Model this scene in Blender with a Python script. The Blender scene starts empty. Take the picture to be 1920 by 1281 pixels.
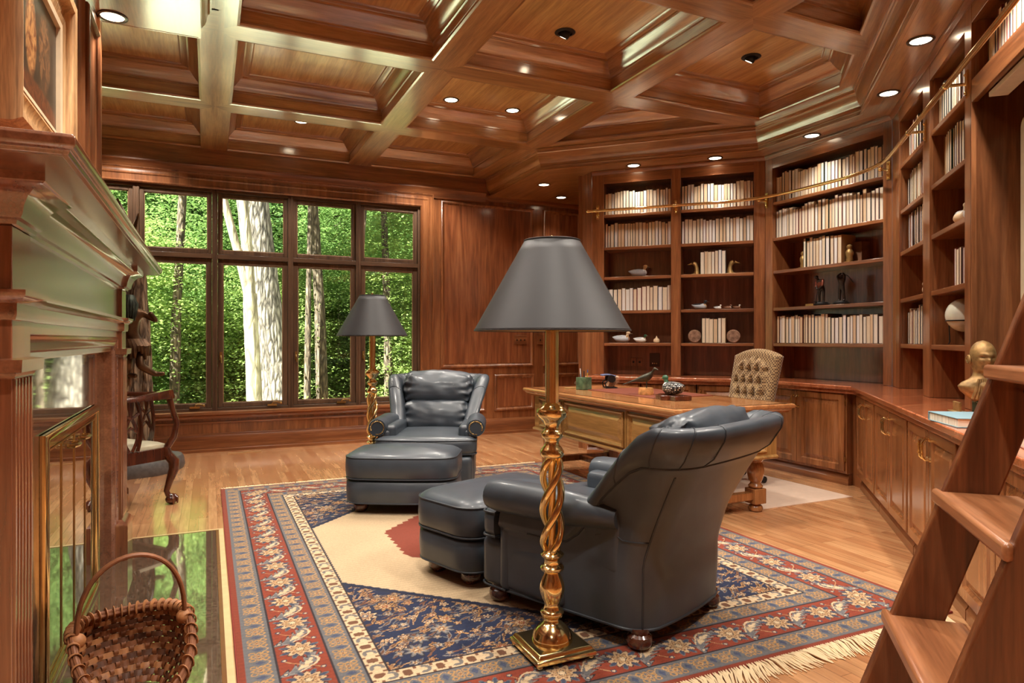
import bpy, math, random
import numpy as np
from mathutils import Vector, Matrix
random.seed(11)
S = bpy.context.scene
COL = S.collection
PI = math.pi
R = math.radians

# ------------------------------------------------------------------ mesh builder
class MB:
    def __init__(s): s.v = []; s.f = []; s.M = None
    def add(s, vs, fs):
        o = len(s.v)
        if s.M is not None: vs = [tuple(s.M @ Vector(p)) for p in vs]
        s.v += [tuple(p) for p in vs]; s.f += [tuple(i + o for i in f) for f in fs]
        return s
    def box(s, x0, x1, y0, y1, z0, z1):
        if x0 > x1: x0, x1 = x1, x0
        if y0 > y1: y0, y1 = y1, y0
        if z0 > z1: z0, z1 = z1, z0
        return s.add([(x0,y0,z0),(x1,y0,z0),(x1,y1,z0),(x0,y1,z0),(x0,y0,z1),(x1,y0,z1),(x1,y1,z1),(x0,y1,z1)],
              [(0,3,2,1),(4,5,6,7),(0,1,5,4),(1,2,6,5),(2,3,7,6),(3,0,4,7)])
    def loft(s, rings, cap=True, closed=False):
        n = len(rings[0]); vs = [p for r in rings for p in r]; fs = []
        m = len(rings)
        for i in range(m if closed else m - 1):
            a = i * n; b = ((i + 1) % m) * n
            for j in range(n):
                k = (j + 1) % n
                fs.append((a + j, a + k, b + k, b + j))
        if cap and not closed:
            fs.append(tuple(range(n - 1, -1, -1))); fs.append(tuple(range((m - 1) * n, m * n)))
        return s.add(vs, fs)
    def lathe(s, prof, c=(0,0,0), seg=24, ax=None):
        rings = []
        for r, z in prof:
            r = max(r, 1e-4)
            ring = [(r * math.cos(2*PI*i/seg), r * math.sin(2*PI*i/seg), z) for i in range(seg)]
            if ax: ring = [tuple(ax @ Vector(p)) for p in ring]
            rings.append([(p[0]+c[0], p[1]+c[1], p[2]+c[2]) for p in ring])
        return s.loft(rings)
    def tube(s, pts, r, seg=8, closed=False, flat=None):
        P = [Vector(p) for p in pts]; n = len(P); rings = []
        rr = r if isinstance(r, (list, tuple)) else [r] * n
        up = None
        for i in range(n):
            if closed: t = P[(i+1) % n] - P[i-1]
            else: t = P[min(i+1, n-1)] - P[max(i-1, 0)]
            t = t.normalized() if t.length > 1e-9 else Vector((0,0,1))
            if up is None:
                up = Vector((0,0,1)) if abs(t.z) < .9 else Vector((1,0,0))
            u = (up - t * up.dot(t))
            u = u.normalized() if u.length > 1e-6 else t.orthogonal().normalized()
            w = t.cross(u); up = u
            fa, fb = flat if flat else (1, 1)
            rings.append([tuple(P[i] + rr[i] * (math.cos(2*PI*k/seg) * u * fa + math.sin(2*PI*k/seg) * w * fb)) for k in range(seg)])
        return s.loft(rings, closed=closed)
    def ell(s, c, r, seg=14, rings=9, M=None):
        rs = []
        for i in range(rings + 1):
            a = -PI/2 + PI * i / rings
            cr = max(math.cos(a), .02)
            rs.append([(r[0]*cr*math.cos(2*PI*k/seg), r[1]*cr*math.sin(2*PI*k/seg), r[2]*math.sin(a)) for k in range(seg)])
        if M is not None: rs = [[tuple(M @ Vector(p)) for p in q] for q in rs]
        return s.loft([[(p[0]+c[0], p[1]+c[1], p[2]+c[2]) for p in q] for q in rs])
    def sweep(s, prof, path, O=(0,0,0), U=(1,0,0), V=(0,1,0), W=(0,0,1), closed=True, side=1):
        """profile (offset to the left of the path, height along W) swept round a mitred path in the U,V plane"""
        O = Vector(O); U = Vector(U); V = Vector(V); W = Vector(W); n = len(path); rings = []
        for i in range(n):
            p = Vector(path[i])
            def nrm(a, b):
                d = (Vector(b) - Vector(a)).normalized(); return Vector((-d.y, d.x)) * side
            if closed or 0 < i < n - 1:
                n1 = nrm(path[i-1], path[i]); n2 = nrm(path[i], path[(i+1) % n])
                m = (n1 + n2); m = m / max(m.dot(n1), 1e-6)
            elif i == 0: m = nrm(path[0], path[1])
            else: m = nrm(path[n-2], path[n-1])
            ring = []
            for a, b in prof:
                q = p + m * a
                ring.append(tuple(O + U * q.x + V * q.y + W * b))
            rings.append(ring)
        m = len(rings); k = len(prof); vs = [p for r in rings for p in r]; fs = []
        for i in range(m if closed else m - 1):
            a = i * k; b = ((i + 1) % m) * k
            for j in range(k - 1): fs.append((a + j, a + j + 1, b + j + 1, b + j))
        if not closed:
            fs.append(tuple(range(k))); fs.append(tuple(range((m-1)*k + k - 1, (m-1)*k - 1, -1)))
        return s.add(vs, fs)
    def extr(s, poly, O, U, V, W, L):
        """closed polygon in U,V extruded by L along W"""
        O = Vector(O); U = Vector(U); V = Vector(V); W = Vector(W)
        a = [tuple(O + U*p[0] + V*p[1]) for p in poly]; b = [tuple(O + U*p[0] + V*p[1] + W*L) for p in poly]
        return s.loft([a, b])
    def rbox(s, c, size, r, bulge=(0,0,0), n=6, fn=None, rn=4):
        """box with rounded edges, optionally puffed, optionally warped by fn"""
        h = [x/2 for x in size]; r = min([r] + [x*.999 for x in h])
        def line(L):
            inn = L - r
            t = [-L + r*(1-math.cos(PI/2*i/rn)) for i in range(rn)] + [-inn + 2*inn*i/n for i in range(n+1)]
            t += [inn + r*math.sin(PI/2*(i+1)/rn) for i in range(rn)]
            return t
        X, Y, Z = line(h[0]), line(h[1]), line(h[2]); idx = {}; vs = []; fs = []
        def vert(p):
            key = (round(p[0],6), round(p[1],6), round(p[2],6))
            if key in idx: return idx[key]
            q = [max(-(h[k]-r), min(h[k]-r, p[k])) for k in range(3)]
            d = Vector([p[k]-q[k] for k in range(3)])
            if d.length > 1e-9: d = d.normalized() * r
            w = [q[k] + d[k] for k in range(3)]
            e = [1 - min(1, abs(w[k]/h[k]))**2 for k in range(3)]
            w[0] += bulge[0]*(1 if w[0] > 0 else -1)*e[1]*e[2]*(abs(w[0])/h[0])
            w[1] += bulge[1]*(1 if w[1] > 0 else -1)*e[0]*e[2]*(abs(w[1])/h[1])
            w[2] += bulge[2]*(1 if w[2] > 0 else -1)*e[0]*e[1]*(abs(w[2])/h[2])
            w = [w[k] + c[k] for k in range(3)]
            if fn: w = fn(*w)
            idx[key] = len(vs); vs.append(tuple(w)); return idx[key]
        def face(A, B, mk, flip):
            for i in range(len(A)-1):
                for j in range(len(B)-1):
                    q = [vert(mk(A[i],B[j])), vert(mk(A[i+1],B[j])), vert(mk(A[i+1],B[j+1])), vert(mk(A[i],B[j+1]))]
                    fs.append(tuple(q[::-1]) if flip else tuple(q))
        face(X, Y, lambda a,b:(a,b,h[2]), False); face(X, Y, lambda a,b:(a,b,-h[2]), True)
        face(Y, Z, lambda a,b:(h[0],a,b), False); face(Y, Z, lambda a,b:(-h[0],a,b), True)
        face(Z, X, lambda a,b:(b,h[1],a), False); face(Z, X, lambda a,b:(b,-h[1],a), True)
        return s.add(vs, fs)
    def mesh(s, name, mat, smooth=True, angle=38):
        me = bpy.data.meshes.new(name); me.from_pydata(s.v, [], s.f); me.update()
        if mat is not None: me.materials.append(mat)
        if smooth:
            me.polygons.foreach_set('use_smooth', [True]*len(me.polygons))
            me.set_sharp_from_angle(angle=R(angle))
        return me
    def build(s, name, mat, parent=None, loc=(0,0,0), rz=0, bevel=0, smooth=True, angle=38, local=False):
        """world-space vertices are moved into the object's own frame unless local=True"""
        me = s.mesh(name, mat, smooth, angle)
        o = bpy.data.objects.new(name, me); COL.objects.link(o)
        if parent is not None: o.parent = parent
        elif not local and (any(loc) or rz):
            me.transform(Matrix.Rotation(-rz, 4, 'Z') @ Matrix.Translation(-Vector(loc)))
        o.location = loc; o.rotation_euler = (0, 0, rz)
        if bevel:
            b = o.modifiers.new('edge', 'BEVEL'); b.width = bevel; b.segments = 2; b.limit_method = 'ANGLE'; b.angle_limit = R(40)
        return o

def tag(o, label=None, cat=None, group=None, kind=None):
    if label: o['label'] = label
    if cat: o['category'] = cat
    if group: o['group'] = group
    if kind: o['kind'] = kind
    return o
def thing(name, label, cat, loc=(0,0,0), rz=0, group=None):
    o = bpy.data.objects.new(name, None); COL.objects.link(o); o.location = loc; o.rotation_euler = (0,0,rz)
    o.empty_display_size = .1
    return tag(o, label, cat, group)
def struct_empty(name, loc=(0,0,0), rz=0):
    o = bpy.data.objects.new(name, None); COL.objects.link(o); o.location = loc; o.rotation_euler = (0,0,rz)
    return tag(o, kind='structure')
def copy_tree(o, parent=None):
    c = o.copy(); COL.objects.link(c)
    if parent is not None: c.parent = parent
    for ch in list(o.children): copy_tree(ch, c)
    return c
def skin(name, mat, pts, edges, radii, parent=None, loc=(0,0,0), rz=0, sub=2, root=0, rough=0):
    """one continuous body grown on a skeleton"""
    me = bpy.data.meshes.new(name); me.from_pydata([tuple(p) for p in pts], edges, []); me.materials.append(mat)
    o = bpy.data.objects.new(name, me); COL.objects.link(o)
    if parent is not None: o.parent = parent
    o.location = loc; o.rotation_euler = (0,0,rz)
    m = o.modifiers.new('skin', 'SKIN'); m.use_smooth_shade = True
    for i, r in enumerate(radii):
        d = me.skin_vertices[0].data[i]; d.radius = (r, r); d.use_root = (i == root)
    m = o.modifiers.new('sub', 'SUBSURF'); m.levels = sub; m.render_levels = sub
    if rough:
        t = bpy.data.textures.new('lumps', 'CLOUDS'); t.noise_scale = rough*3
        m = o.modifiers.new('d', 'DISPLACE'); m.texture = t; m.strength = rough; m.texture_coords = 'LOCAL'
    return o

# ------------------------------------------------------------------ materials
def lin(c):
    def f(x):
        x /= 255.
        return x/12.92 if x <= .04045 else ((x+.055)/1.055)**2.4
    return (f(c[0]), f(c[1]), f(c[2]), 1)
def newmat(name):
    m = bpy.data.materials.new(name); m.use_nodes = True
    nt = m.node_tree; b = nt.nodes['Principled BSDF']
    return m, nt, b
def N(nt, t, **k):
    n = nt.nodes.new(t)
    for a, v in k.items(): setattr(n, a, v)
    return n
def ramp(nt, stops, fac):
    n = N(nt, 'ShaderNodeValToRGB'); e = n.color_ramp.elements
    while len(e) < len(stops): e.new(.5)
    for i, (p, c) in enumerate(stops): e[i].position = p; e[i].color = c
    nt.links.new(fac, n.inputs[0]); return n.outputs[0]
def mixc(nt, a, b, fac, mode='MIX'):
    n = N(nt, 'ShaderNodeMix', data_type='RGBA', blend_type=mode)
    for sock, val in ((n.inputs[0], fac), (n.inputs[6], a), (n.inputs[7], b)):
        if isinstance(val, (int, float)): sock.default_value = val
        elif isinstance(val, tuple): sock.default_value = val
        else: nt.links.new(val, sock)
    return n.outputs[2]
def plain(name, rgb, rough=.5, metal=0, coat=0, noise=.0, nscale=20, bump=0, spec=.5, sheen=0, emit=0):
    m, nt, b = newmat(name); c = lin(rgb)
    b.inputs['Roughness'].default_value = rough; b.inputs['Metallic'].default_value = metal
    b.inputs['Coat Weight'].default_value = coat; b.inputs['Coat Roughness'].default_value = .12
    b.inputs['Specular IOR Level'].default_value = spec; b.inputs['Sheen Weight'].default_value = sheen
    tc = N(nt, 'ShaderNodeTexCoord'); nz = N(nt, 'ShaderNodeTexNoise'); nz.inputs['Scale'].default_value = nscale; nz.inputs['Detail'].default_value = 4
    nt.links.new(tc.outputs['Object'], nz.inputs['Vector'])
    k = noise if noise else .06
    d = tuple(x*(1-k) for x in c[:3]) + (1,); l = tuple(min(1, x*(1+k)) for x in c[:3]) + (1,)
    nt.links.new(ramp(nt, [(.3, d), (.7, l)], nz.outputs[0]), b.inputs['Base Color'])
    if bump:
        bp = N(nt, 'ShaderNodeBump'); bp.inputs['Strength'].default_value = bump; bp.inputs['Distance'].default_value = .004
        nt.links.new(nz.outputs[0], bp.inputs['Height']); nt.links.new(bp.outputs[0], b.inputs['Normal'])
    if emit:
        b.inputs['Emission Color'].default_value = c; b.inputs['Emission Strength'].default_value = emit
    return m
def wood(name, dark, mid, light, axis=0, scale=1., rough=.30, coat=.55, figure=.5, vary=.06, ior=1.75):
    m, nt, b = newmat(name)
    tc = N(nt, 'ShaderNodeTexCoord'); mp = N(nt, 'ShaderNodeMapping'); oi = N(nt, 'ShaderNodeObjectInfo')
    sc = [12*scale]*3; sc[axis] = .8*scale; mp.inputs['Scale'].default_value = sc
    nt.links.new(tc.outputs['Object'], mp.inputs['Vector'])
    off = N(nt, 'ShaderNodeVectorMath', operation='SCALE'); off.inputs[0].default_value = (13, 7, 5)
    nt.links.new(oi.outputs['Random'], off.inputs['Scale']); nt.links.new(off.outputs[0], mp.inputs['Location'])
    n1 = N(nt, 'ShaderNodeTexNoise'); n1.inputs['Scale'].default_value = 1.3; n1.inputs['Detail'].default_value = 5; n1.inputs['Distortion'].default_value = figure*1.5
    nt.links.new(mp.outputs[0], n1.inputs['Vector'])
    n2 = N(nt, 'ShaderNodeTexNoise'); n2.inputs['Scale'].default_value = 9; n2.inputs['Detail'].default_value = 3
    nt.links.new(mp.outputs[0], n2.inputs['Vector'])
    base = ramp(nt, [(.22, lin(dark)), (.5, lin(mid)), (.80, lin(light))], n1.outputs[0])
    fine = ramp(nt, [(.35, (.72,.70,.68,1)), (.62, (1.08,1.08,1.08,1))], n2.outputs[0])
    c = mixc(nt, base, fine, .7, 'MULTIPLY')
    mr = N(nt, 'ShaderNodeMapRange'); mr.inputs['To Min'].default_value = 1-vary; mr.inputs['To Max'].default_value = 1+vary
    nt.links.new(oi.outputs['Random'], mr.inputs['Value'])
    hs = N(nt, 'ShaderNodeHueSaturation'); nt.links.new(mr.outputs[0], hs.inputs['Value']); nt.links.new(c, hs.inputs['Color'])
    nt.links.new(hs.outputs[0], b.inputs['Base Color'])
    b.inputs['Roughness'].default_value = rough; b.inputs['Coat Weight'].default_value = coat; b.inputs['Coat Roughness'].default_value = .16; b.inputs['Coat IOR'].default_value = ior
    return m
WD, WM, WL = (94,52,29), (136,83,48), (168,112,70)
wx = wood('walnut_lengthwise', WD, WM, WL, 0)
wy = wood('walnut_across', WD, WM, WL, 1)
wz = wood('walnut_upright', WD, WM, WL, 2)
wzp = wood('walnut_veneer', (96,50,30), (140,82,49), (170,110,70), 2, scale=.75, figure=1.2)
wzd = wood('walnut_back_panel', (92,54,36), (126,76,50), (154,98,68), 2)
wpan = wood('ceiling_veneer', (176,130,78), (208,162,104), (228,188,132), 1, scale=.8, rough=.36, coat=.8, ior=2.1)
wcx = wood('ceiling_beam_walnut', (128,84,48), (174,124,76), (202,154,102), 0, rough=.3, coat=1, ior=2.4)
dkz = wood('dark_window_wood', (62,44,32), (90,66,48), (114,86,64), 2, rough=.4, coat=.1)
dkx = wood('dark_window_wood_lengthwise', (62,44,32), (90,66,48), (114,86,64), 0, rough=.4, coat=.1)
mah = wood('mahogany', (44,18,10), (78,36,20), (112,58,34), 2, rough=.25, coat=.5)
mant_y = wood('mantel_walnut', (112,64,42), (146,90,62), (172,114,80), 1, rough=.22, coat=1, ior=2.5)
mant_z = wood('mantel_walnut_upright', (112,64,42), (146,88,58), (172,112,76), 2, rough=.22, coat=1, ior=2.5)
oakd_y = wood('desk_oak', (128,92,48), (168,124,70), (196,152,94), 1, rough=.28, coat=.4)
oakd_z = wood('desk_oak_upright', (128,92,48), (168,124,70), (196,152,94), 2, rough=.28, coat=.4)
ladz = wood('ladder_wood', (72,37,20), (114,64,36), (152,96,58), 2, scale=1.5, rough=.3, coat=.4)
ladx = wood('ladder_tread_wood', (124,74,46), (162,104,66), (192,134,92), 0, scale=1.2, rough=.3, coat=.4)
framew = wood('weathered_frame_wood', (140,98,56), (198,150,96), (224,184,130), 2, scale=2.2, rough=.7, coat=0)
bun = wood('foot_wood', (50,22,12), (84,42,24), (110,60,36), 0, scale=2, rough=.25, coat=.5)
leather = plain('blue_grey_leather', (58,65,73), rough=.40, noise=.16, nscale=7, bump=.12, coat=.12)
piping = plain('leather_piping', (42,47,54), rough=.45)
brass = plain('polished_brass', (242,216,156), rough=.14, metal=1)
brassd = plain('antique_brass', (200,164,104), rough=.28, metal=1)
iron = plain('black_iron', (40,36,34), rough=.45, metal=.6)
bronze = plain('bronze_patina', (92,66,44), rough=.42, metal=.7, noise=.4, nscale=14, bump=.5)
goldm = plain('gilt_bronze', (170,136,84), rough=.45, metal=.6, noise=.25, nscale=30)
shade = plain('black_shade_card', (36,33,34), rough=.55)
shade_in = plain('gilt_shade_lining', (196,160,100), rough=.5)
white = plain('white_trim', (236,228,214), rough=.4)
canl = plain('lit_lamp_face', (255,232,196), emit=9)
granite = plain('polished_brown_granite', (98,80,64), rough=.05, noise=.45, nscale=60, coat=1, spec=.9)
granite.node_tree.nodes['Principled BSDF'].inputs['Coat IOR'].default_value = 2.3; granite.node_tree.nodes['Principled BSDF'].inputs['Coat Roughness'].default_value = .03
stone = plain('dark_stone', (84,80,78), rough=.5, noise=.3, nscale=25)
# glass
def glassmat(name, tint=(1,1,1,1), refl=1.0, ior=1.5):
    m, nt, b = newmat(name); nt.nodes.remove(b); out = nt.nodes['Material Output']
    fr = N(nt, 'ShaderNodeFresnel'); fr.inputs[0].default_value = ior
    ml = N(nt, 'ShaderNodeMath', operation='MULTIPLY'); ml.inputs[1].default_value = refl; ml.use_clamp = True
    nt.links.new(fr.outputs[0], ml.inputs[0])
    t = N(nt, 'ShaderNodeBsdfTransparent'); t.inputs[0].default_value = tint
    g = N(nt, 'ShaderNodeBsdfGlossy'); g.inputs['Roughness'].default_value = .01
    x = N(nt, 'ShaderNodeMixShader'); nt.links.new(ml.outputs[0], x.inputs[0]); nt.links.new(t.outputs[0], x.inputs[1]); nt.links.new(g.outputs[0], x.inputs[2])
    nt.links.new(x.outputs[0], out.inputs[0]); return m
glass = glassmat('window_glass', (.95,.98,.95,1), .55)
doorglass = glassmat('fireplace_glass', (.30,.29,.27,1), 2.2, 1.6)
ballglass = glassmat('clear_glass', (.93,.95,.92,1), 1.5)
# floor boards
def floormat():
    m, nt, b = newmat('strip_oak_floor')
    tc = N(nt, 'ShaderNodeTexCoord'); mp = N(nt, 'ShaderNodeMapping'); mp.inputs['Rotation'].default_value = (0,0,R(90))
    nt.links.new(tc.outputs['Object'], mp.inputs['Vector'])
    br = N(nt, 'ShaderNodeTexBrick'); br.offset = .37; br.offset_frequency = 3; br.squash = 1
    br.inputs['Scale'].default_value = 1; br.inputs['Brick Width'].default_value = .72; br.inputs['Row Height'].default_value = .058
    br.inputs['Mortar Size'].default_value = .0009; br.inputs['Mortar Smooth'].default_value = .3; br.inputs['Bias'].default_value = 0
    br.inputs['Color1'].default_value = lin((204,154,108)); br.inputs['Color2'].default_value = lin((172,116,76)); br.inputs['Mortar'].default_value = lin((92,54,30))
    nt.links.new(mp.outputs[0], br.inputs['Vector'])
    m2 = N(nt, 'ShaderNodeMapping'); m2.inputs['Scale'].default_value = (14, 1.2, 1); nt.links.new(tc.outputs['Object'], m2.inputs['Vector'])
    nz = N(nt, 'ShaderNodeTexNoise'); nz.inputs['Scale'].default_value = 3; nz.inputs['Detail'].default_value = 6; nz.inputs['Distortion'].default_value = .5
    nt.links.new(m2.outputs[0], nz.inputs['Vector'])
    c = mixc(nt, br.outputs[0], ramp(nt, [(.3,(.70,.66,.62,1)),(.65,(1.1,1.1,1.1,1))], nz.outputs[0]), .75, 'MULTIPLY')
    nt.links.new(c, b.inputs['Base Color']); b.inputs['Roughness'].default_value = .22
    b.inputs['Coat Weight'].default_value = .6; b.inputs['Coat Roughness'].default_value = .09; b.inputs['Coat IOR'].default_value = 1.7
    return m
floor_m = floormat()
def barkmat(name, a, b_, c, sc=1):
    m, nt, b = newmat(name); tc = N(nt,'ShaderNodeTexCoord'); mp = N(nt,'ShaderNodeMapping'); mp.inputs['Scale'].default_value = (7*sc,7*sc,1.6*sc)
    nt.links.new(tc.outputs['Object'], mp.inputs['Vector']); v = N(nt,'ShaderNodeTexVoronoi'); v.feature = 'DISTANCE_TO_EDGE'; v.inputs['Scale'].default_value = 2
    nz = N(nt,'ShaderNodeTexNoise'); nz.inputs['Scale'].default_value = 3; nz.inputs['Detail'].default_value = 6; nt.links.new(mp.outputs[0], nz.inputs['Vector'])
    wv = mixc(nt, mp.outputs[0], nz.outputs['Color'], .25, 'ADD'); nt.links.new(wv, v.inputs['Vector'])
    mul = N(nt,'ShaderNodeMath',operation='MULTIPLY_ADD'); nt.links.new(v.outputs[0], mul.inputs[0]); mul.inputs[1].default_value = 1.6; nt.links.new(nz.outputs[0], mul.inputs[2])
    nt.links.new(ramp(nt,[(.45,lin(a)),(.75,lin(b_)),(1.0,lin(c))], mul.outputs[0]), b.inputs['Base Color']); b.inputs['Roughness'].default_value = .9
    bp = N(nt,'ShaderNodeBump'); bp.inputs['Strength'].default_value = .9; bp.inputs['Distance'].default_value = .03; nt.links.new(mul.outputs[0], bp.inputs['Height']); nt.links.new(bp.outputs[0], b.inputs['Normal'])
    return m
# ------------------------------------------------------------------ room shell
ZB, ZC, ZS = 3.30, 3.545, 3.08
H45 = math.sqrt(.5)
AH = R(43.5)
DC = Vector((-math.sin(AH), -math.cos(AH)))          # run of the south-east bookcase
NC = Vector((-math.cos(AH), math.sin(AH)))           # its normal, into the room
CE = Vector((4.83, 3.83))                            # crown corner east / south-east
dirs = {}
def D(ang):
    a = round(ang % 180, 2)
    if a >= 179.9: a = 0.0
    return dirs.setdefault(a, MB())
def hsweep(prof, path, closed=True, side=1, store=None):
    st = store if store is not None else D
    n = len(path)
    tmp = MB(); tmp.sweep([(a, b) for a, b in prof], path, closed=closed, side=side)
    k = len(prof)
    for i in range(n if closed else n-1):
        a = i*k; j = (i+1) % n; b = j*k
        ang = math.degrees(math.atan2(path[j][1]-path[i][1], path[j][0]-path[i][0]))
        vs = tmp.v[a:a+k] + tmp.v[b:b+k]
        st(ang).add(vs, [(q, q+1, k+q+1, k+q) for q in range(k-1)])
def flush(name, mat, store):
    for a in sorted(store): 
        o = store[a].build(name, mat, rz=R(a), angle=30); tag(o, kind='structure')
    store.clear()

fl = MB(); fl.box(-1.9, 6.2, -4.6, 8.1, -.15, 0)
tag(fl.build('floor', floor_m), kind='structure')

# north wall with the window opening
WX0, WX1, WZ0, WZ1 = -1.47, 2.39, .44, 2.87
w = MB()
w.box(-1.9, WX0, 8.0, 8.16, 0, 3.6); w.box(WX0, WX1, 8.0, 8.16, 0, WZ0); w.box(WX0, WX1, 8.0, 8.16, WZ1, 3.6); w.box(WX1, 6.2, 8.0, 8.16, 0, 3.6)
tag(w.build('wall_north', wz), kind='structure')
PM = [(0,0),(0,.016),(.008,.024),(.020,.026),(.030,.016),(.036,.008),(.05,.004),(.055,0)]
def rect(x0, x1, z0, z1): return [(x0,z0),(x1,z0),(x1,z1),(x0,z1)]
mo = MB()
for q in ((2.66,3.96,.87,2.975),(4.10,4.68,.87,2.975),(2.60,3.27,.30,.77),(3.39,3.97,.30,.77),(4.10,4.68,.30,.77)):
    mo.sweep(PM, rect(*q), O=(0,8,0), U=(1,0,0), V=(0,0,1), W=(0,-1,0))
    p = MB(); p.box(q[0]+.05, q[1]-.05, 7.992, 8.01, q[2]+.05, q[3]-.05)
    tag(p.build('wall_north_panel', wzp), kind='structure')
tag(mo.build('trim_1', wz), kind='structure')
# pilaster strips of the panelling, window casing
CS = [(0,0),(0,.03),(.012,.04),(.022,.04),(.028,.032),(.085,.030),(.095,.038),(.105,.038),(.115,.026),(.15,.02),(.16,.03),(.172,.03),(.18,0)]
cs = MB(); cs.sweep(CS, [(WX1,.40),(WX1,WZ1),(WX0-.1,WZ1)], O=(0,8,0), U=(1,0,0), V=(0,0,1), W=(0,-1,0), closed=False, side=-1)
tag(cs.build('trim_2', wz), kind='structure')
tr = MB()
tr.sweep([(0,.36),(.02,.365),(.03,.385),(.05,.40),(.085,.41),(.09,.42),(.09,.44),(.08,.445),(-.12,.445)], [(WX0-.2,8.0),(WX1+.02,8.0)], closed=False, side=-1)
tr.sweep([(0,.335),(.012,.335),(.018,.325),(.012,.31),(0,.305)], [(WX0-.2,8.0),(WX1+.18,8.0)], closed=False, side=-1)
tag(tr.build('trim_3', wx), kind='structure')
bb = MB()
BP = [(0,.20),(.010,.195),(.014,.175),(.020,.165),(.020,.035),(.032,.03),(.036,.012),(.036,0)]
bb.sweep(BP, [(-1.75,8.0),(5.2,8.0)], closed=False, side=-1)
tag(bb.build('baseboard_north', wx), kind='structure')
# frieze and crown over the window wall
fr = MB()
fr.sweep([(0,3.31),(.03,3.31),(.03,3.13),(.045,3.125),(.05,3.11),(.04,3.095),(.034,3.06),(.028,3.03),(.022,3.02),(.022,3.0),(0,2.99)], [(-1.75,8.0),(3.26,8.0)], closed=False, side=-1)
fr.sweep([(0,3.09),(.03,3.09),(.03,3.05),(.02,3.03),(.01,3.02),(0,3.02)], [(3.26,8.0),(5.2,8.0)], closed=False, side=-1)
tag(fr.build('trim_4', wx), kind='structure')
# west wall and chimney breast
w = MB(); w.box(-1.9, -1.75, -4.6, 8.1, 0, 3.7); tag(w.build('wall_west', wz), kind='structure')
w = MB(); w.box(-1.9, -.58, 1.89, 4.53, 0, 3.2); tag(w.build('wall_chimney', wz, bevel=.004), kind='structure')
w = MB()
for y0, y1 in ((4.02,4.42),(2.10,3.90)):
    w.sweep(PM, [(y0,1.85),(y1,1.85),(y1,2.96),(y0,2.96)], O=(-.58,0,0), U=(0,1,0), V=(0,0,1), W=(1,0,0))
w.box(-.60, -.565, 4.455, 4.535, 1.6, 3.08)
tag(w.build('trim_5', wz), kind='structure')
w = MB(); w.box(-1.9, 3.2, -4.7, -4.6, 0, 3.7); tag(w.build('wall_south', wz), kind='structure')  # unseen wall, added to shut out sky light behind the camera
# east side walls behind the bookcases, unseen, added against light leaks
def wseg(name, p, q, th=.1, z0=0, z1=3.7):
    p = Vector(p); q = Vector(q); L = (q-p).length; a = math.atan2(q.y-p.y, q.x-p.x)
    b = MB(); b.box(0, L, 0, th, z0, z1)
    o = b.build(name, wz, local=True); o.location = (p.x, p.y, 0); o.rotation_euler = (0,0,a); return tag(o, kind='structure')
wseg('wall_northeast', (3.863+.0, 6.52), (5.32, 7.98), .06)         # alcove side behind the end of the bookcase
wseg('wall_northeast', (4.18, 6.66), (5.56, 5.28))
wseg('wall_east', (5.50, 5.36), (5.50, 3.56))
CB = Vector((5.13,3.70)) - NC*.36
wseg('wall_southeast', (CB.x+.05, CB.y), (CB.x+DC.x*2.15, CB.y+DC.y*2.15))
wseg('wall_southeast', (CB.x+DC.x*2.0-NC.x*.12, CB.y+DC.y*2.0-NC.y*.12), (CB.x+DC.x*7-NC.x*.12, CB.y+DC.y*7-NC.y*.12))

# ------------------------------------------------------------------ coffered ceiling
GX = [-1.62, .06, 1.64, 3.2, 5.0]; GY = [8.0, 6.5, 4.88, 3.27, 1.66, .05, -1.56, -3.17]
SEc = -(NC.x*CE.x + NC.y*CE.y)
def clip(poly, a, b, c):                      # keep a x + b y <= c
    out = []
    for i in range(len(poly)):
        p, q = poly[i], poly[(i+1) % len(poly)]
        dp = a*p[0]+b*p[1]-c; dq = a*q[0]+b*q[1]-c
        if dp <= 1e-9: out.append(p)
        if (dp < -1e-9 and dq > 1e-9) or (dp > 1e-9 and dq < -1e-9):
            t = dp/(dp-dq); out.append((p[0]+t*(q[0]-p[0]), p[1]+t*(q[1]-p[1])))
    return out
def area(p): return .5*sum(p[i][0]*p[(i+1)%len(p)][1]-p[(i+1)%len(p)][0]*p[i][1] for i in range(len(p)))
def inset(poly, hp):
    n = len(poly); ins = []
    for i in range(n):
        p, q = poly[i], poly[(i+1)%n]
        best = min(hp, key=lambda h: abs(h[0]*p[0]+h[1]*p[1]-h[2]) + abs(h[0]*q[0]+h[1]*q[1]-h[2]))
        ins.append(best)
    out = []
    for i in range(n):
        a1,b1,c1,d1 = ins[i-1]; a2,b2,c2,d2 = ins[i]
        c1 -= d1; c2 -= d2; det = a1*b2-a2*b1
        if abs(det) < 1e-6: return None
        out.append(((c1*b2-c2*b1)/det, (a1*c2-a2*c1)/det))
    return out
COF = [(0,3.30),(.016,3.303),(.021,3.314),(.016,3.326),(.004,3.331),(0,3.337),(0,3.415),(.010,3.419),(.010,3.432),(.016,3.44),(.034,3.452),(.060,3.478),(.082,3.505),(.090,3.513),(.102,3.515),(.104,3.528),(.112,3.532),(.150,3.533),(.156,3.541),(.170,3.545)]
panels = MB(); bots = {}
def DB(ang):
    a = round(ang % 180, 2)
    if a >= 179.9: a = 0.0
    return bots.setdefault(a, MB())
HB = .113
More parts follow.
